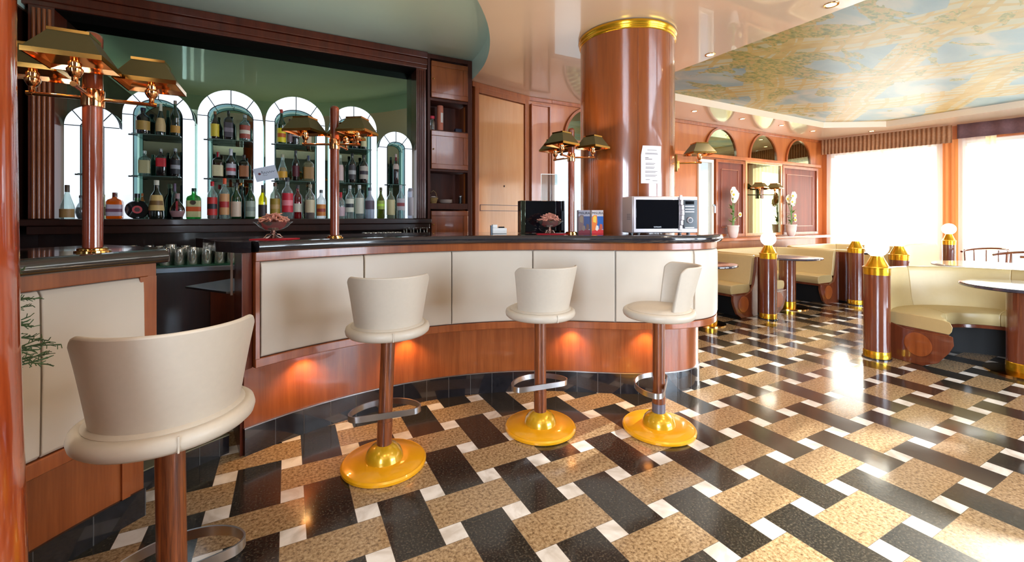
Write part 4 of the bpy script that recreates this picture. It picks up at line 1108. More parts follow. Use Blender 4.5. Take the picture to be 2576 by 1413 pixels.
# ================================================================= LAMPS ON POLES
def shade_parts(t, c, rz, s=1., stem=.06, bulb=False, hb=.095, ht=.05):
    """square tapered shade above point c (arm end), parts under t"""
    mt = Matrix.Translation(c) @ Matrix.Rotation(rz, 4, 'Z')
    MB().lathe([(.009, 0), (.011, .004), (.0085, .01), (.0085, stem - .035), (.013, stem - .033), (.021, stem - .018), (.022, stem - .008), (.016, stem), (.018, stem + .012), (.012, stem + .02), (.012, stem + .05)], 18, mtx=mt).build('stem', M['copper'], t, smooth=40)
    z0, z1, z2, z3 = stem + .008, stem + .024, stem + .098, stem + .108
    hb, ht = hb * s, ht * s
    def ring(h, z): return [Vector((-h, -h, z)), Vector((h, -h, z)), Vector((h, h, z)), Vector((-h, h, z))]
    vs = ring(hb, z0) + ring(hb, z1) + ring(hb * .97, z1) + ring(ht, z2) + ring(ht * 1.03, z2) + ring(ht * 1.03, z3)
    fs, ms = [], []
    for k, mi in ((0, 1), (1, 1), (2, 0), (3, 1), (4, 1)):
        for i in range(4):
            fs.append((k * 4 + i, k * 4 + (i + 1) % 4, (k + 1) * 4 + (i + 1) % 4, (k + 1) * 4 + i)); ms.append(mi)
    mb = MB(); vv = [mt @ p for p in vs]
    for mi in (0, 1): mb.add(vv, [f for f, k in zip(fs, ms) if k == mi], mi)
    sh = mb.build('lamp_shade', [M['olive'], M['brass']], t, smooth=0)
    mb = MB()          # inner lining
    h0, h1 = hb * .965, ht * .95
    vv = [mt @ p for p in ring(h0, z0 + .001) + ring(h0 * .96, z1 + .002) + ring(h1, z2 - .002)]
    mb.add(vv, [(k * 4 + i, (k + 1) * 4 + i, (k + 1) * 4 + (i + 1) % 4, k * 4 + (i + 1) % 4) for k in (0, 1) for i in range(4)])
    mb.build('shade_lining', M['copper'], sh, smooth=0)
    ld = bpy.data.lights.new('shade_glow', 'POINT'); ld.energy = 3.4 if not bulb else 5; ld.color = (1, .78, .52); ld.shadow_soft_size = .012
    lo = bpy.data.objects.new('shade_glow', ld); COL.objects.link(lo); lo.parent = t if t.type == 'EMPTY' else t.parent; lo.location = mt @ Vector((0, 0, z2 - .03))
    if bulb:
        MB().lathe([(0, 0), (.018, .008), (.02, .02), (.012, .035), (0, .04)], 12, mtx=mt @ Matrix.Translation((0, 0, z2 - .02))).build('bulb', M['bulb'], sh)
def pole_lamp(pos, arms, label, r=.028, top=2.02, zc=1.775, shade_rot=None, s=1.):
    t = thing('pole_lamp', label, 'lamp', (pos[0], pos[1], 1.2), group='wooden pole lamps standing on the counters')
    zz = lambda z: z - 1.2
    MB().lathe([(.052, 0), (.052, .006), (.044, .008), (.044, .014), (.036, .018)], 32).build('foot_ring', M['brass'], t)
    mb = MB(); mb.lathe([(r, .004), (r, zz(top) - .02), (r * .9, zz(top) - .008), (r * .6, zz(top)), (0, zz(top) + .002)], 28)
    mb.build('pole', M['wood_rose'] if False else M['wood_pole'], t, smooth=50)
    MB().lathe([(r + .004, zz(zc) - .032), (r + .005, zz(zc) - .028), (r + .005, zz(zc) + .028), (r + .004, zz(zc) + .032), (r, zz(zc) + .033)], 28).build('collar', M['copper'], t)
    for a, ln, dz in arms:
        d = Vector((math.cos(math.radians(a)), math.sin(math.radians(a)), 0))
        e = d * ln + Vector((0, 0, zz(zc) + dz))
        p0 = d * r + Vector((0, 0, zz(zc)))
        arm = MB().cyl(p0, e, .007, 14).cyl(e - d * .0, e + d * .016, .009, 14).build('arm', M['copper'], t)
        shade_parts(arm, e, math.radians(a if shade_rot is None else shade_rot), s)
M['wood_pole'] = wood('pole_mahogany', (110, 42, 22), (158, 72, 40), scale=(30, 30, 1.5), rough=.15, coat=1.)
pole_lamp((-.646, 2.147), [(-86, .195, 0), (176, .165, 0), (5, .17, 0)], 'thick wooden pole lamp with brass shades on the left counter section', r=.029, shade_rot=0)
pole_lamp((.262, 2.905), [(152, .185, 0), (-22, .14, 0), (62, .18, 0)], 'wooden pole lamp with brass shades near the sweets bowl on the long counter', r=.027, top=2.03, zc=1.79, shade_rot=55)
pole_lamp((1.975, 2.76), [(-28, .17, 0), (-150, .17, 0), (100, .18, 0)], 'wooden pole lamp beside the cookie boxes on the long counter', r=.025, top=2.03, zc=1.80, shade_rot=15)

# ================================================================= COLUMN
t = thing('column', 'large round wood-veneered column with a brass ring at the ceiling', 'column', (colc[0], colc[1], 0))
MB().lathe([(colr, 0), (colr, ZC - .05)], 96, cap=False).build('shaft', M['wood_col'], t, smooth=30)
MB().lathe([(colr, ZC - .075), (colr + .008, ZC - .072), (colr + .012, ZC - .058), (colr + .008, ZC - .045), (colr + .012, ZC - .04), (colr + .02, ZC - .025), (colr + .014, ZC - .006), (colr, ZC - .004)], 96, cap=False).build('brass_ring', M['gold_post'], t, smooth=60)
sm = MB()
for a in (-75, -120, -30): 
    ca, sa = math.cos(math.radians(a)), math.sin(math.radians(a)); sm.cyl(((colr - .0005) * ca, (colr - .0005) * sa, .01), ((colr - .0005) * ca, (colr - .0005) * sa, ZC - .08), .0016, 6)
sm.build('veneer_seam', M['wood_dark'], t)
# notice taped on the column
def col_pt(u, R):   # angle on the column where a measured heading first meets it
    k = (u - CX) / F_PX; d = Vector((cy_ * k + sy_, -sy_ * k + cy_)).normalized()
    c = Vector(colc); b = d.dot(c); disc = b * b - (c.length_squared - R * R); tt = b - math.sqrt(disc)
    p = d * tt; return math.atan2(p.y - c.y, p.x - c.x), p
a0_, p0_ = col_pt(1612, colr); a1_, p1_ = col_pt(1661, colr)
dpt = sy_ * p0_.x + cy_ * p0_.y
zt2, zb2 = CAM_H - (366 - 546) / F_PX * dpt, CAM_H - (461 - 546) / F_PX * dpt
nt_ = thing('paper_notice', 'printed paper notice taped to the round column above the microwave', 'notice', (colc[0], colc[1], 0))
mb = MB(); n = 10; vs = []
for j in range(5):
    q = j / 4
    for i in range(n + 1):
        w = i / n; a = a0_ + (a1_ - a0_) * (w if j else .08 + .92 * w); R = colr + .004 + .012 * (1 - q) * w ** 2 * .5
        vs.append((R * math.cos(a), R * math.sin(a), zt2 - (zt2 - zb2) * q))
mb.add(vs, [(j * (n + 1) + i, j * (n + 1) + i + 1, (j + 1) * (n + 1) + i + 1, (j + 1) * (n + 1) + i) for j in range(4) for i in range(n)])
mb.build('sheet', M['paper'], nt_, smooth=50)
mb = MB()
for k, (z, w0, w1) in enumerate([(.12, .3, .75), (.2, .2, .8), (.225, .2, .82), (.32, .2, .35), (.36, .2, .52), (.47, .22, .68), (.5, .22, .62), (.57, .22, .66), (.6, .22, .62), (.68, .2, .8), (.71, .2, .7), (.78, .2, .78), (.81, .2, .7), (.9, .22, .42), (.93, .55, .8)]):
    pts = []
    for i in range(8):
        w = w0 + (w1 - w0) * i / 7; a = a0_ + (a1_ - a0_) * w; R = colr + .0055 + .006 * (1 - z) * w ** 2
        pts.append((R * math.cos(a), R * math.sin(a), zt2 - (zt2 - zb2) * z))
    mb.tube(pts, .0022 if k in (3, 4) else .0014, 4)
mb.build('printed_lines', M['ink'], nt_)
# swing-arm sconce on the column
a_, p_ = col_pt(1690, colr)
p_ = Vector((colc[0] + colr * math.cos(-.72), colc[1] + colr * math.sin(-.72)))
nrm = Vector((math.cos(-.72), math.sin(-.72)))
sc = thing('wall_sconce', 'brass swing-arm sconce fixed to the right side of the column', 'lamp', (p_.x, p_.y, 1.80), math.atan2(nrm.y, nrm.x))
MB().box((0, -.035, -.075), (.02, .035, .075)).build('back_plate', M['brass'], sc, bevel=.004)
arm = MB().cyl((.02, 0, 0), (.2, .0, 0), .007).cyl((.2, 0, 0), (.218, 0, 0), .009).cyl((.03, 0, -.045), (.03, 0, .02), .01).build('arm', M['brass'], sc)
shade_parts(arm, Vector((.2, 0, 0)), .3, 1.05, bulb=True)

# ================================================================= COUNTER-TOP OBJECTS
ZT = 1.2006
def bowl(x, y, label, s=1.):
    m_ = MB().box((-.11, -.075, 0), (.11, .075, .004)).build('red_napkin', M['red'], loc=(x + .01, y, ZT), rot=(0, 0, -.46), bevel=.001)
    tag(m_, 'folded red napkin under the ' + label, 'napkin')
    t = thing('sweets_bowl', label[0].upper() + label[1:] if False else label, 'bowl', (x, y, ZT + .0045), group='glass sweets bowls on the counter')
    t.scale = (s, s, s * .86)
    MB().lathe([(.045, 0), (.046, .004), (.03, .014), (.012, .024), (.010, .034), (.016, .040), (.010, .046), (.014, .054)], 28).build('foot', plain('pewter', (190, 160, 150), .25, 1.) if 'pewter' not in M else M['pewter'], t, smooth=60)
    for k in range(4):
        a = k * PI / 2 + .3
        MB().tube([(.018 * math.cos(a), .018 * math.sin(a), .03), (.034 * math.cos(a), .034 * math.sin(a), .028), (.044 * math.cos(a), .044 * math.sin(a), .012), (.052 * math.cos(a), .052 * math.sin(a), .004)], .003).build('scroll_foot', M['pewter'], t)
    pr = [(.012, .052), (.045, .060), (.075, .080), (.092, .103), (.104, .112), (.106, .114), (.094, .107), (.072, .084), (.042, .064), (.0, .058)]
    MB().lathe(pr, 36).build('glass_dish', glass('smoky_dish_%d' % int(x * 100), (190, 180, 170), .8), t, smooth=60)
    MB().lathe([(0, .0625), (.04, .068), (.06, .080), (.0, .09)], 20).build('red_liner', M['red'], t, smooth=60)
    proto = MB().lathe([(0, -.034), (.0042, -.032), (.0042, .032), (0, .034)], 7).build('wrapped_sweet', M['pink'], smooth=60)
    first = True
    rs = random.Random(int(x * 1000))
    for k in range(64):
        o = proto if first else proto.copy()
        if not first: COL.objects.link(o)
        first = False
        a = rs.uniform(0, 2 * PI); rr = .072 * math.sqrt(rs.random())
        zz = .100 + (.078 - rr) * .75 * rs.uniform(.2, 1.15)
        o.location = (x + rr * math.cos(a) * s, y + rr * math.sin(a) * s, ZT + zz * s + .006)
        o.rotation_euler = (rs.uniform(1.0, 1.9), rs.uniform(-.5, .5), rs.uniform(0, 2 * PI))
        tag(o, 'striped sweet stick in the ' + label, 'sweet', 'wrapped sweets in the ' + label)
M['pewter'] = plain('pewter', (196, 168, 156), .25, 1.)
bowl(-.075, 2.90, 'nearer glass bowl left of the lamp pole')
bowl(1.80, 2.80, 'further glass bowl in front of the black screen')
# black screen box
x, y = 1.85, 2.98
t = thing('display_screen', 'black square screen with glass side behind the further sweets bowl', 'screen', (x, y, ZT), -.30)
MB().box((-.15, 0, 0), (.18, .03, .265)).build('screen_panel', M['black_gloss'], t, bevel=.004)
MB().box((-.19, -.03, 0), (-.152, .10, .265)).build('glass_side', mirror('greenish_glass', (150, 160, 140), .08), t, bevel=.003)
MB().box((.18, -.002, .0), (.186, .03, .265)).build('steel_edge', M['steel'], t)
# acrylic menu holder
t = thing('menu_holder', 'clear upright acrylic menu holder behind the black screen', 'holder', (1.99, 3.10, ZT), -.3)
MB().box((-.07, 0, .0), (.07, .004, .50)).build('acrylic_sheet', M['clear'], t)
MB().box((-.075, -.001, .26), (-.07, .005, .50)).box((-.075, -.001, .497), (.07, .005, .502)).build('white_edge', M['white'], t)
MB().box((-.08, -.04, 0), (.08, .05, .006)).build('holder_foot', M['clear'], t)
# receipt dispenser
t = thing('receipt_dispenser', 'small white receipt dispenser left of the black screen', 'dispenser', (1.485, 3.06, ZT), -.35)
MB().box((-.05, -.04, 0), (.062, .05, .045)).box((-.05, -.04, .045), (-.012, .05, .072)).build('case', M['white'], t, bevel=.004)
MB().box((.0, -.02, .0455), (.045, .03, .055)).build('slot_cover', M['black'], t)
MB().box((-.062, -.035, .0), (-.051, .045, .065)).build('metal_side', M['steel_dark'], t)
# cookie boxes
def cookie_box(x, y, rz, label, front):
    w, h, d = .092, .185, .05
    t = thing('cookie_box', label, 'box', (x, y, ZT), rz, group='cookie boxes on the counter')
    MB().box((-w / 2, 0, 0), (w / 2, d, h)).build('carton', pmat((206, 196, 196) if front else (150, 146, 156)), t, bevel=.0015)
    fz = -.0008
    def quad(nm, pts, rgb):
        k = len(pts); MB().add([(a * w, fz, b * h) for a, b in pts] + [(a * w, -.0001, b * h) for a, b in pts], [tuple(range(k)), tuple(reversed(range(k, 2 * k)))] + [(i, (i + 1) % k, k + (i + 1) % k, k + i) for i in range(k)]).build(nm, pmat(rgb), t, smooth=0)
    dk = 0 if front else 1
    fz = -.0004; quad('sky_print', [(-.5, .2), (.5, .2), (.5, .74), (-.5, .74)], [(34, 96, 176), (50, 66, 110)][dk])
    fz = -.0008; quad('orange_print', [(-.5, .1), (-.12, .16), (-.02, .5), (-.06, .78), (-.3, .80), (-.5, .7)], [(236, 120, 40), (110, 84, 84)][dk])
    fz = -.0011; quad('yellow_print', [(-.38, .5), (-.12, .46), (-.1, .72), (-.25, .78), (-.4, .7)], [(246, 196, 70), (130, 110, 90)][dk])
    quad('red_print', [(-.5, .0), (.5, 0), (.5, .16), (0, .2), (-.5, .12)], [(224, 44, 50), (120, 34, 48)][dk])
    fz = -.0014; quad('biscuit_print', [(-.2, .18), (-.05, .12), (.1, .2), (.06, .34), (-.12, .36)], [(240, 226, 214), (120, 100, 90)][dk])
    quad('biscuit_print', [(.14, .2), (.3, .14), (.44, .24), (.4, .4), (.2, .42)], [(206, 90, 60), (100, 70, 60)][dk])
    text_mesh('brand_lettering', 'MISURA', .026, M['ink_dark'], t, Matrix.Translation((.0, -.0012, h * .87)) @ Matrix.Rotation(PI / 2, 4, 'X'))
x, z = at(1492, 588, 2.62)
cookie_box(2.14, 2.64, -.38, 'bright cookie box with orange, blue and red print, right of its darker twin', True)
cookie_box(2.045, 2.685, -.38, 'duller greyish cookie box standing just left of the bright one', False)
# microwave
mw = thing('microwave', 'silver microwave oven with black glass door at the right end of the counter', 'microwave', (2.515, 2.31, ZT + .012), -.36)
W, H_, D_ = .52, .275, .20
MB().box((-W / 2, 0, 0), (W / 2, D_, H_)).build('case', M['silver'], mw, bevel=.006)
for sx in (-.2, .2): 
    for yy in (.03, .16): MB().cyl((sx, yy, -.012), (sx, yy, 0), .014).build('foot', M['black'], mw)
MB().box((-W / 2 + .004, -.016, .004), (.125, 0, H_ - .004)).build('door', M['silver'], mw, bevel=.004)
MB().box((-W / 2 + .022, -.0185, .032), (.10, -.014, H_ - .026)).build('door_glass', M['black_gloss'], mw, bevel=.002)
mb = MB()
for i in range(7):
    q = i / 6; mb.box((.100 + .010 * math.sin(q * PI), -.032 - .012 * math.sin(q * PI), .02 + q * .225), (.120 + .010 * math.sin(q * PI), -.018, .02 + q * .225 + .0385))
mb.build('door_handle', M['silver'], mw, smooth=0, bevel=.004)
cp = MB().box((.14, -.014, .032), (W / 2 - .012, 0, H_ - .026)).build('control_panel', M['black'], mw, bevel=.002)
for z in (.155, .175, .197): MB().box((.15, -.0165, z), (.222, -.014, z + .006)).build('button_bar', M['silver'], cp)
MB().box((.15, -.0165, .036), (.222, -.014, .042)).build('button_bar', M['silver'], cp)
MB().box((.15, -.0155, .215), (.222, -.014, .24)).build('display', M['black_gloss'], cp)
MB().lathe([(.024, 0), (.024, .006), (.019, .012), (0, .012)], 24, mtx=Matrix.Translation((.187, -.014, .095)) @ Matrix.Rotation(PI / 2, 4, 'X')).build('dial', M['silver'], cp)
MB().lathe([(.017, .0122), (.017, .013), (0, .0131)], 20, mtx=Matrix.Translation((.187, -.014, .095)) @ Matrix.Rotation(PI / 2, 4, 'X')).build('dial_face', M['black'], cp)
text_mesh('brand_lettering', 'SAMSUNG', .013, M['steel'], mw, Matrix.Translation((-.07, -.019, .045)) @ Matrix.Rotation(PI / 2, 4, 'X'))
mb = MB()
for r_ in range(4):
    for c_ in range(6): mb.box((-W / 2 - .001, .03 + c_ * .012, .10 + r_ * .012), (-W / 2, .037 + c_ * .012, .106 + r_ * .012))
mb.build('side_vents', M['ink'], mw)

# ================================================================= LEFT POST AND FIR
t = thing('wooden_post', 'glossy orange-red wooden post filling the left edge of the view', 'post', (-.558, 1.145, 0))
MB().lathe([(.125, 0), (.12, .4), (.113, .75), (.105, 1.1), (.10, 1.6), (.10, 2.3), (.097, ZC)], 64).build('shaft', M['wood_post'], t, smooth=50)
MB().lathe([(.135, 0), (.135, .06), (.128, .07)], 48).build('base_ring', M['gold_post'], t)
fx, fy = -.70, 1.50
t = thing('potted_fir', 'small fir tree peeking out behind the post at far left', 'plant', (fx, fy, 0))
MB().lathe([(.07, 0), (.09, .2), (.095, .21), (.0, .2)], 24).build('pot', pmat((120, 60, 40)), t)
MB().cyl((0, 0, .2), (0, 0, 1.3), .014, 10, r1=.004).build('trunk', M['wood_dark'], t)
rs = random.Random(5); nb = MB(); tb = MB()
for k in range(60):
    z = .94 + .36 * k / 60; a = k * 2.4; ln = .06 + .10 * (1 - (z - .94) / .4) * rs.uniform(.8, 1.25)
    p0 = Vector((0, 0, z)); dr = Vector((math.cos(a), math.sin(a), rs.uniform(-.15, .35))).normalized(); p1 = p0 + dr * ln
    tb.cyl(p0, p1, .0022, 5)
    for q in range(3):
        pa = p0.lerp(p1, .4 + .2 * q); side = Vector((-dr.y, dr.x, rs.uniform(-.3, .3))) * (1 if q % 2 else -1)
        pb = pa + (dr + side * .8).normalized() * ln * .4; tb.cyl(pa, pb, .0016, 5)
        for (s0, s1) in ((pa, pb),):
            for m_ in range(9):
                c = s0.lerp(s1, m_ / 8); w = Vector((rs.uniform(-1, 1), rs.uniform(-1, 1), rs.uniform(-1, 1))).normalized(); nb.cyl(c, c + (w + (s1 - s0).normalized()).normalized() * .012, .0011, 3)
    for m_ in range(22):
        c = p0.lerp(p1, .25 + .75 * m_ / 21); w = Vector((rs.uniform(-1, 1), rs.uniform(-1, 1), rs.uniform(-1, 1))).normalized(); nb.cyl(c, c + (w + dr).normalized() * .013, .0011, 3)
tb.build('twigs', M['green_needles'], t); o = nb.build('needles', M['green_needles'], t, smooth=0); o['kind'] = 'stuff'

# ================================================================= BOLLARD LAMPS
def bollard(x, y, label, r=.10, h=.86, s=1., globe=True):
    t = thing('bollard_lamp', label, 'lamp', (x, y, 0), group='wooden bollard lamps between the booths')
    MB().lathe([(r + .012, 0), (r + .012, .012), (r + .004, .016)], 40).build('floor_ring', M['plinth'], t)
    MB().lathe([(r + .003, .016), (r + .003, .075), (r, .08)], 40).build('brass_foot', M['gold_post'], t)
    MB().lathe([(r, .075), (r, h - .07)], 40, cap=False).build('shaft', M['wood_rose'], t)
    MB().lathe([(r + .002, h - .07), (r + .003, h - .01), (r + .008, h - .006), (r + .008, h), (r * .92, h + .006), (r * .5, h + .095), (r * .5, h + .105), (r * .3, h + .11)], 40).build('brass_cap', M['gold_post'], t, smooth=30)
    gz = h + .105 + .082
    if globe:
        MB().lathe([(.09 * math.sin(PI * i / 16), -.09 * math.cos(PI * i / 16)) for i in range(17)], 28, c=(0, 0, gz), cap=False).build('globe', M['globe'], t, smooth=60)
bollard(4.935, 1.975, 'largest lit bollard lamp, beside the front curved bench')
bollard(5.58, 3.40, 'lit bollard lamp left of the booth table, nearest the bar counter')
bollard(7.66, 3.33, 'bollard lamp at the end of the far booth bench by the table')
bollard(6.87, 2.52, 'bollard lamp rising behind the front curved bench')
bollard(9.62, 2.88, 'small distant bollard lamp in front of the curtains', h=.95, r=.082)

# ================================================================= BENCHES
def bench(label, outer, inner, zseat=.44, zback=.82, end_start=True, end_end=False, seams=(), loc=(0, 0)):
    """outer/inner: matching xy polylines, back line and seat front line"""
    t = thing('booth_bench', label, 'bench', (0, 0, 0), group='cream upholstered booth benches')
    n = len(outer)
    O = [Vector(p) for p in outer]; I = [Vector(p) for p in inner]
    def lay(prof, name, mat, a=0, b=None, bevel=0.):
        """prof: (w, z), w=0 inner .. 1 outer"""
        b = n if b is None else b; vs = []; fs = []; m = len(prof)
        for i in range(a, b):
            for w, z in prof:
                p = I[i] + (O[i] - I[i]) * w; vs.append((p.x, p.y, z))
        for i in range(b - a - 1):
            for j in range(m): fs.append((i * m + j, (i + 1) * m + j, (i + 1) * m + (j + 1) % m, i * m + (j + 1) % m))
        fs.append(tuple(range(m))); fs.append(tuple(reversed(range((b - a - 1) * m, (b - a) * m))))
        mb = MB(); mb.add(vs, fs); return mb.build(name, mat, t, smooth=50, bevel=bevel)
    cuts = [0] + list(seams) + [n - 1]
    for a, b in zip(cuts, cuts[1:]):
        lay([(.0, zseat - .12), (-.03, zseat - .09), (-.04, zseat - .05), (-.01, zseat - .01), (.08, zseat), (.3, zseat + .004), (.75, zseat - .008), (.80, zseat - .12)], 'seat_cushion', M['leather_bench'], a, b + 1, .006)
        lay([(.70, zseat - .02), (.76, zseat + .06), (.84, zback - .05), (.865, zback - .012), (.90, zback), (.96, zback - .004), (.985, zback - .03), (.95, zseat - .02)], 'backrest', M['leather_bench'], a, b + 1, .006)
    lay([(.0, zseat - .15), (.0, zseat - .12), (.95, zseat - .12), (.95, zseat - .15)], 'seat_rail', M['wood_rose'])
    lay([(.45, .0), (.45, zseat - .15), (.9, zseat - .15), (.9, .0)], 'base', M['dark'])
    lay([(.96, .02), (.955, zseat), (.99, zback - .035), (1.02, zback - .035), (1.0, zseat), (1.0, .02)], 'outer_shell', M['wood_rose'])
    def endp(i, j):
        d = (O[i] - O[j]).normalized() if True else None
        p0, p1 = I[i], O[i]
        tang = ((I[i] - I[j]) + (O[i] - O[j])).normalized() * .035
        # profile in (w, z): scooped wooden end
        pf = [(.32, .0), (1.0, .0), (1.0, zback - .035), (.955, zback - .03), (.90, zseat + .16), (.82, zseat - .02), (.72, zseat - .10), (.5, zseat - .14), (-.02, zseat - .125), (-.03, zseat - .2), (.02, .17), (.14, .06)]
        m = len(pf); vs = []
        for s_ in (0, 1):
            for w, z in pf:
                p = p0 + (p1 - p0) * w + tang * s_; vs.append((p.x, p.y, z))
        mb = MB(); mb.add(vs, [tuple(range(m)), tuple(reversed(range(m, 2 * m)))] + [(k, (k + 1) % m, m + (k + 1) % m, m + k) for k in range(m)])
        ep = mb.build('end_panel', M['wood_rose'], t, smooth=0, bevel=.006)
        c = p0 + (p1 - p0) * .38 + tang * 1.0; ax = (p1 - p0).normalized(); R = .105
        vs = [((c + ax * R * math.cos(2 * PI * k / 32)).x, (c + ax * R * math.cos(2 * PI * k / 32)).y, .185 + R * math.sin(2 * PI * k / 32)) for k in range(32)]
        tn = tang.normalized() * .008
        vs2 = [(a_ + tn.x, b_ + tn.y, c_) for a_, b_, c_ in vs]
        mb = MB(); mb.add(vs + vs2, [tuple(range(32)), tuple(range(32, 64))] + [(k, (k + 1) % 32, 32 + (k + 1) % 32, 32 + k) for k in range(32)])
        mb.build('round_medallion', M['wood'], ep, smooth=0, bevel=.002)
    if end_start: endp(0, 1)
    if end_end: endp(n - 1, n - 2)
    return t
def ushape(x0, x1, yf, ys, depth=.5, rc=.45, n=8, left=True, right=True):
    """outer and inner lines of a U bench open towards -y"""
    outer, inner = [], []
    def seg(a, b, c, d, k):
        for i in range(k): 
            q = i / k; outer.append((a[0] + (b[0] - a[0]) * q, a[1] + (b[1] - a[1]) * q)); inner.append((c[0] + (d[0] - c[0]) * q, c[1] + (d[1] - c[1]) * q))
    seg((x0, ys), (x0, yf - rc), (x0 + depth, ys), (x0 + depth, yf - rc), 4)
    for i in range(n + 1):
        a = PI - PI / 2 * i / n; outer.append((x0 + rc + rc * math.cos(a), yf - rc + rc * math.sin(a))); 
        ri = .06; inner.append((x0 + depth + ri + ri * math.cos(a) , yf - depth - ri + ri * math.sin(a)))
    for i in range(n + 1):
        a = PI / 2 - PI / 2 * i / n; outer.append((x1 - rc + rc * math.cos(a), yf - rc + rc * math.sin(a)))
        ri = .06; inner.append((x1 - depth - ri + ri * math.cos(a), yf - depth - ri + ri * math.sin(a)))
    for i in range(1, 5):
        q = i / 4; outer.append((x1, yf - rc + (ys - yf + rc) * q)); inner.append((x1 - depth, yf - rc + (ys - yf + rc) * q))
    return outer, inner
o_, i_ = ushape(5.72, 7.62, 4.58, 3.57)
bench('U-shaped cream booth bench around the round table by the far wall', o_, i_, end_start=True, end_end=True, seams=(8, 17))
o_, i_ = ushape(3.72, 5.62, 4.58, 3.60)
bench('cream booth bench half hidden behind the end of the bar counter', o_, i_, end_start=True, end_end=True, seams=(8, 17))
o_, i_ = ushape(7.72, 9.55, 4.58, 3.40)
bench('furthest cream booth bench against the corner of the window wall', o_, i_, end_start=False, end_end=True, seams=(8, 17))
# front curved bench
outer = [(5.13, 2.12), (5.17, 2.13)]; inner = [(5.02, 1.50), (5.07, 1.56)]
c0x, c0y = 5.42, 1.22
for k in range(0, 19):
    q = k / 18; ao = math.radians(105 - q * 165); ai = math.radians(128 - q * 188)
    outer.append((c0x + .93 * math.cos(ao), c0y + .93 * math.sin(ao))); inner.append((c0x + .44 * math.cos(ai), c0y + .44 * math.sin(ai)))
bench('large curved cream bench in the right foreground beside the biggest bollard lamp', outer, inner, seams=(6, 12))
# bench behind, seen over the front bench
outer = [(9.55, 2.75), (9.62, 2.3), (9.6, 1.9)]; inner = [(9.1, 2.7), (9.12, 2.3), (9.1, 1.9)]
outer = [(7.75, 2.86), (8.3, 2.96), (9.0, 2.90)]; inner = [(7.85, 2.36), (8.35, 2.46), (8.95, 2.40)]
bench('cream bench seen beyond the front bench, left of the distant bollard', outer, inner, zback=.93, end_start=False, end_end=True)

# ================================================================= TABLES
def ptable(x, y, r, label, mt, ztop=.75, rp=.11):
    t = thing('round_table', label, 'table', (x, y, 0), group='round pedestal tables')
    MB().lathe([(r * .97, ztop - .03), (r, ztop - .022), (r, ztop - .008), (r * .985, ztop), (0, ztop)], 56).build('tabletop', mt, t, smooth=35)
    MB().lathe([(rp, .05), (rp, ztop - .03)], 32).build('pedestal', M['wood_rose'], t)
    MB().lathe([(rp + .004, .02), (rp + .004, .09), (rp, .095)], 32).build('brass_foot', M['gold_post'], t)
    MB().lathe([(r * .62, 0), (r * .62, .012), (r * .45, .02), (rp, .024)], 40).build('base_disc', M['brass'], t)
M['table'] = plain('dark_polished_marble', (60, 58, 68), .08, coat=1., noise=.4, nscale=40)
ptable(6.57, 3.72, .44, 'round dark table in front of the booth by the far wall', M['table'])
ptable(4.66, 3.60, .34, 'round table mostly hidden by the end of the bar counter', M['table'])
ptable(5.56, 1.19, .40, 'round polished table at the right edge in front of the curved bench', M['table'])
ptable(7.60, 1.85, .58, 'round table beyond the front curved bench, window glare painted into its top', plain('window_glare_top', (206, 204, 206), .12, coat=1.))  # dark table; window glare put into a pale top colour
ptable(8.6, 3.75, .38, 'far round table in the corner booth near the windows', M['table'])

# ================================================================= BENTWOOD CHAIRS
chair0 = thing('bentwood_chair', '', 'chair', (0, 0, 0))
MB().lathe([(.0, .44), (.2, .44), (.21, .45), (.21, .465), (0, .47)], 28).build('seat', plain('woven_cane', (190, 150, 100), .7, noise=.2, nscale=80), chair0)
for a in (45, 135, 225, 315):
    ca, sa = math.cos(math.radians(a)), math.sin(math.radians(a)); MB().cyl((.2 * ca, .2 * sa, 0), (.16 * ca, .16 * sa, .44), .013).build('leg', M['wood_rose'], chair0)
rail = [(.26 * math.cos(math.radians(a)), .26 * math.sin(math.radians(a)), .80 + .05 * math.sin(math.radians(max(0, a)))) for a in range(-25, 206, 11)]
MB().tube(rail, .016, 8).build('top_rail', M['wood_rose'], chair0)
for a in (0, 30, 60, 90, 120, 150, 180):
    ca, sa = math.cos(math.radians(a)), math.sin(math.radians(a))
    MB().tube([(.2 * ca, .2 * sa, .45), (.25 * ca, .25 * sa, .62), (.26 * ca, .26 * sa, .82)], .009, 6).build('spindle', M['wood_rose'], chair0)
cps = [((9.42, 2.42), -1.9, 'bentwood armchair beside the distant bollard lamp, seen over the front bench'), ((8.90, 2.0), -2.3, 'bentwood armchair in the middle of the three behind the front bench'), ((8.50, 1.45), -2.5, 'bentwood armchair nearest the right edge behind the front bench')]
for i, (p, a, lb) in enumerate(cps):
    o = chair0 if i == 0 else copy_tree(chair0)
    o.location = (p[0], p[1], 0); o.rotation_euler = (0, 0, a); tag(o, lb, 'chair', 'bentwood armchairs')

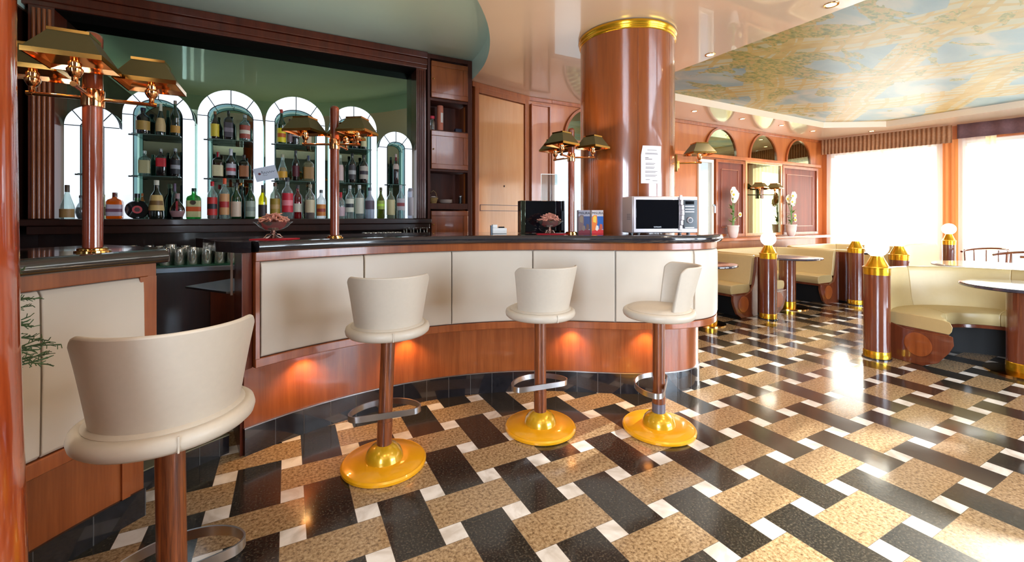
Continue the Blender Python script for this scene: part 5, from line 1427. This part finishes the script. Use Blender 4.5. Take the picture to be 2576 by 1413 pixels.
# ================================================================= VASES, MIRROR SCONCE
def vase(x, y, label, s=1., seed=1):
    rs = random.Random(seed); t = thing('flower_vase', label, 'vase', (x, y, .9755), group='flower vases on the ledge')
    MB().lathe([(.05, 0), (.065, .02), (.085, .12), (.088, .19), (.096, .2), (.096, .215), (.082, .215), (.078, .19), (.0, .18)], 28).build('pot', M['ceramic'], t, smooth=50)
    st = MB(); lf = MB()
    tips = [(-.06, .74), (.02, .80), (.08, .74), (-.02, .68), (.1, .4), (.06, .32)]
    for k, (dx, h) in enumerate(tips):
        tip = Vector((dx, rs.uniform(-.05, .05), h * s + .0)); st.tube([(rs.uniform(-.03, .03), 0, .19), (dx * .3, 0, .19 + (tip.z - .19) * .5), tip], .006, 6)
        R = .085 if h > .6 else .04
        fl_ = MB(); fl_.lathe([(.015, -.01), (.024, 0), (.02, .008), (0, .01)], 10, mtx=Matrix.Translation(tip) @ Matrix.Rotation(PI / 2, 4, 'X'))
        for q in range(16):
            a = q * 2 * PI / 16; e = Vector((math.cos(a) * .9, -.35 + rs.uniform(-.1, .1), math.sin(a) * .8)).normalized()
            n0 = tip + e * .006; n1 = tip + e * R; w = Vector((-math.sin(a), 0, math.cos(a))) * R * .2
            fl_.add([n0 - w * .5, n1 - w, n1 + e * .01, n1 + w, n0 + w * .5], [(0, 1, 2, 3, 4)])
        fo = fl_.build('blossom', M['petal'], t, smooth=0, solid=.002)
        MB().lathe([(.018, -.002), (.022, .006), (.014, .016), (0, .018)], 10, mtx=Matrix.Translation(tip + Vector((0, -.012, 0))) @ Matrix.Rotation(PI / 2, 4, 'X')).build('flower_centre', M['pollen'], fo)
    for k in range(16):
        z = rs.uniform(.25, .6); a = rs.uniform(0, 2 * PI); p = Vector((rs.uniform(-.03, .03), 0, z)); e = Vector((math.cos(a), math.sin(a) * .6, rs.uniform(-.2, .8))).normalized(); w = e.cross(Vector((0, 0, 1))).normalized() * .018
        lf.add([p, p + e * .05 - w, p + e * .12, p + e * .05 + w], [(0, 1, 2, 3)])
    st.build('stems', M['leaf'], t); o = lf.build('leaves', M['leaf'], t, smooth=0, solid=.0015); o['kind'] = 'stuff'
vase(6.80, 4.75, 'white potted flowers on the ledge by the narrow white window', 1.0, 1)
vase(8.52, 4.75, 'white potted flowers on the ledge right of the tall wall mirror', .95, 2)
x, z = at(1917, 487, 4.85)
sc = thing('wall_sconce', 'two-armed sconce with dark shades mounted on the tall wall mirror', 'lamp', (x - .03, 4.852, z))
MB().box((-.035, -.03, -.09), (.035, 0, .09)).build('back_plate', M['wood_dark'], sc, bevel=.003)
for sg in (-1, 1):
    arm = MB().cyl((sg * .02, -.03, -.02), (sg * .23, -.12, -.02), .009).build('arm', M['olive'], sc)
    shade_parts(arm, Vector((sg * .23, -.12, -.02)), .2, 1.2, stem=.10)

# ================================================================= CURTAINS
def curtain(s0, s1, z0, z1, off, mat, name, label, cat, amp=.03, per=.11, thick=0.):
    n = int((s1 - s0) / per * 8); vs = []; rs = random.Random(int(s0 * 10))
    for j in (0, 1):
        for i in range(n + 1):
            s = s0 + (s1 - s0) * i / n
            o = -off - amp * math.sin(2 * PI * s / per + 1.3 * math.sin(s * 5)) * (1 if j == 0 else .75)
            vs.append(wp(s, o, z0 if j == 0 else z1))
    mb = MB(); mb.add(vs, [(i, i + 1, n + 2 + i, n + 1 + i) for i in range(n)])
    ob = mb.build(name, mat, smooth=80, solid=thick); tag(ob, label, cat)
curtain(.12, 1.82, .05, 2.70, .14, M['sheer'], 'sheer_curtain', 'white sheer curtain glowing in the window nearest the corner', 'curtain')
curtain(1.98, 2.42, .05, 2.70, .14, M['sheer'], 'sheer_curtain', 'narrow white sheer curtain between the peach and pale yellow drapes', 'curtain')
curtain(3.45, 4.95, .05, 2.70, .14, M['sheer'], 'sheer_curtain', 'white sheer curtain beyond the right edge of the view', 'curtain')
curtain(5.15, 7.4, .05, 2.70, .14, M['sheer'], 'sheer_curtain', 'white sheer curtain of the window nearest the camera side', 'curtain')
curtain(1.80, 1.99, .05, 2.66, .215, M['drape'], 'drape', 'narrow peach drape between the two bright windows', 'curtain', amp=.02, per=.07)
curtain(2.30, 2.42, .05, 2.66, .215, M['drape_y'], 'drape', 'narrow pale yellow drape near the right edge', 'curtain', amp=.018, per=.06)
curtain(.05, 1.92, 2.60, 2.90, .27, M['valance'], 'valance', 'brown gathered valance above the window nearest the corner', 'valance', amp=.014, per=.06, thick=.004)
curtain(1.98, 7.4, 2.66, 2.90, .27, M['valance_dark'], 'valance', 'dark purple-brown valance above the right-hand window', 'valance', amp=.015, per=.3, thick=.004)

# ================================================================= DOWNLIGHTS
spots = [((3.66, 2.80), ZC, 'downlight in the cream ceiling just right of the column ring'), ((3.60, 1.72), ZC, 'downlight in the cream ceiling near the top edge of view'), ((5.40, 4.40), ZC, 'downlight nearest the column in the row before the arched mirrors'),
         ((6.50, 4.38), ZC, 'second downlight from the column in the row before the arched mirrors'), ((7.57, 4.38), ZC, 'third downlight from the column in the row before the arched mirrors'), ((8.58, 4.40), ZC, 'downlight at the corner end of the row before the arched mirrors'),
         ((9.55, 3.9), ZC, 'downlight close to the brown valance')]
for k, (x, y) in enumerate([(-1.1, .3), (.2, .2), (1.5, .1), (2.9, .9), (-.4, -1.6), (1.6, -1.8), (3.2, -.9)]):  # unseen downlights added to brighten the bar side of the room
    spots.append(((x, y), ZC, 'added unseen ceiling downlight brightening the open floor in front of the bar'))
for (x, y), z, lb in spots:
    t = thing('downlight', lb, 'lamp', (x, y, z), group='ceiling downlights')
    MB().lathe([(.034, -.0005), (.034, -.004), (.048, -.005), (.050, -.0005)], 24, cap=False).build('trim_ring', M['brass'], t)
    MB().lathe([(0, -.003), (.033, -.0025), (.033, -.0012), (0, -.001)], 20).build('bulb', M['bulb'], t)
    ld = bpy.data.lights.new('downlight_beam', 'SPOT'); ld.energy = 45; ld.color = (1, .82, .6); ld.spot_size = math.radians(110); ld.spot_blend = .8; ld.shadow_soft_size = .03
    lo = bpy.data.objects.new('downlight_beam', ld); COL.objects.link(lo); lo.location = (x, y, z - .02)

# ================================================================= LIGHT
w = bpy.data.worlds.new('daylight'); SC.world = w; w.use_nodes = True
bg = w.node_tree.nodes['Background']; bg.inputs[0].default_value = (.86, .93, 1, 1); bg.inputs[1].default_value = 1.3
sd = bpy.data.lights.new('sun', 'SUN'); sd.energy = 26; sd.angle = math.radians(1.2); sd.color = (1, .93, .82)
so = bpy.data.objects.new('sun', sd); COL.objects.link(so)
sdir = Vector((-1, -.16, -math.tan(math.radians(16)))).normalized()
so.rotation_euler = sdir.to_track_quat('-Z', 'Y').to_euler(); so.location = (14, 3, 4)
def area(loc, dr, sx, sy, e, col, name):
    ld = bpy.data.lights.new(name, 'AREA'); ld.shape = 'RECTANGLE'; ld.size = sx; ld.size_y = sy; ld.energy = e; ld.color = col
    o = bpy.data.objects.new(name, ld); COL.objects.link(o); o.location = loc
    o.rotation_euler = Vector(dr).to_track_quat('-Z', 'Z').to_euler(); return o
for i, (a, b) in enumerate(bays):
    c = wp((a + b) / 2, .35, 1.45); area(c, (-WN.x, -WN.y, 0), b - a, 2.5, (90, 50, 15)[i], (1, .97, .92), 'window_daylight')
area((5.05, YN - .3, 1.5), (0, 1, 0), 2.7, 2.3, 420, (.80, .88, 1), 'rear_window_daylight')
area((8.05, YN - .3, 1.5), (0, 1, 0), 2.7, 2.3, 420, (.80, .88, 1), 'rear_window_daylight')

area((XL - .35, -2.0, 1.5), (1, 0, 0), 2.6, 2.3, 520, (.78, .87, 1), 'left_fill_daylight')  # cool fill light behind the added left window
# ================================================================= CAMERA
cd = bpy.data.cameras.new('camera'); cam = bpy.data.objects.new('camera', cd); COL.objects.link(cam)
cam.location = (0, 0, CAM_H); cam.rotation_euler = (PI / 2, 0, -YAW)
cd.sensor_fit = 'HORIZONTAL'; cd.sensor_width = 36; cd.lens = 36 * F_PX / 2576
cd.shift_y = -(706.5 - HORIZON) / 2576; cd.clip_start = .02
SC.camera = cam
SC.view_settings.view_transform = 'Standard'; SC.view_settings.look = 'None'; SC.view_settings.gamma = 1; SC.view_settings.exposure = .35
SC.view_settings.use_curve_mapping = False
SC.cycles.max_bounces = 10; SC.cycles.transparent_max_bounces = 24; SC.cycles.sample_clamp_indirect = 8; SC.cycles.use_denoising = True
SC.cycles.caustics_reflective = False; SC.cycles.caustics_refractive = False
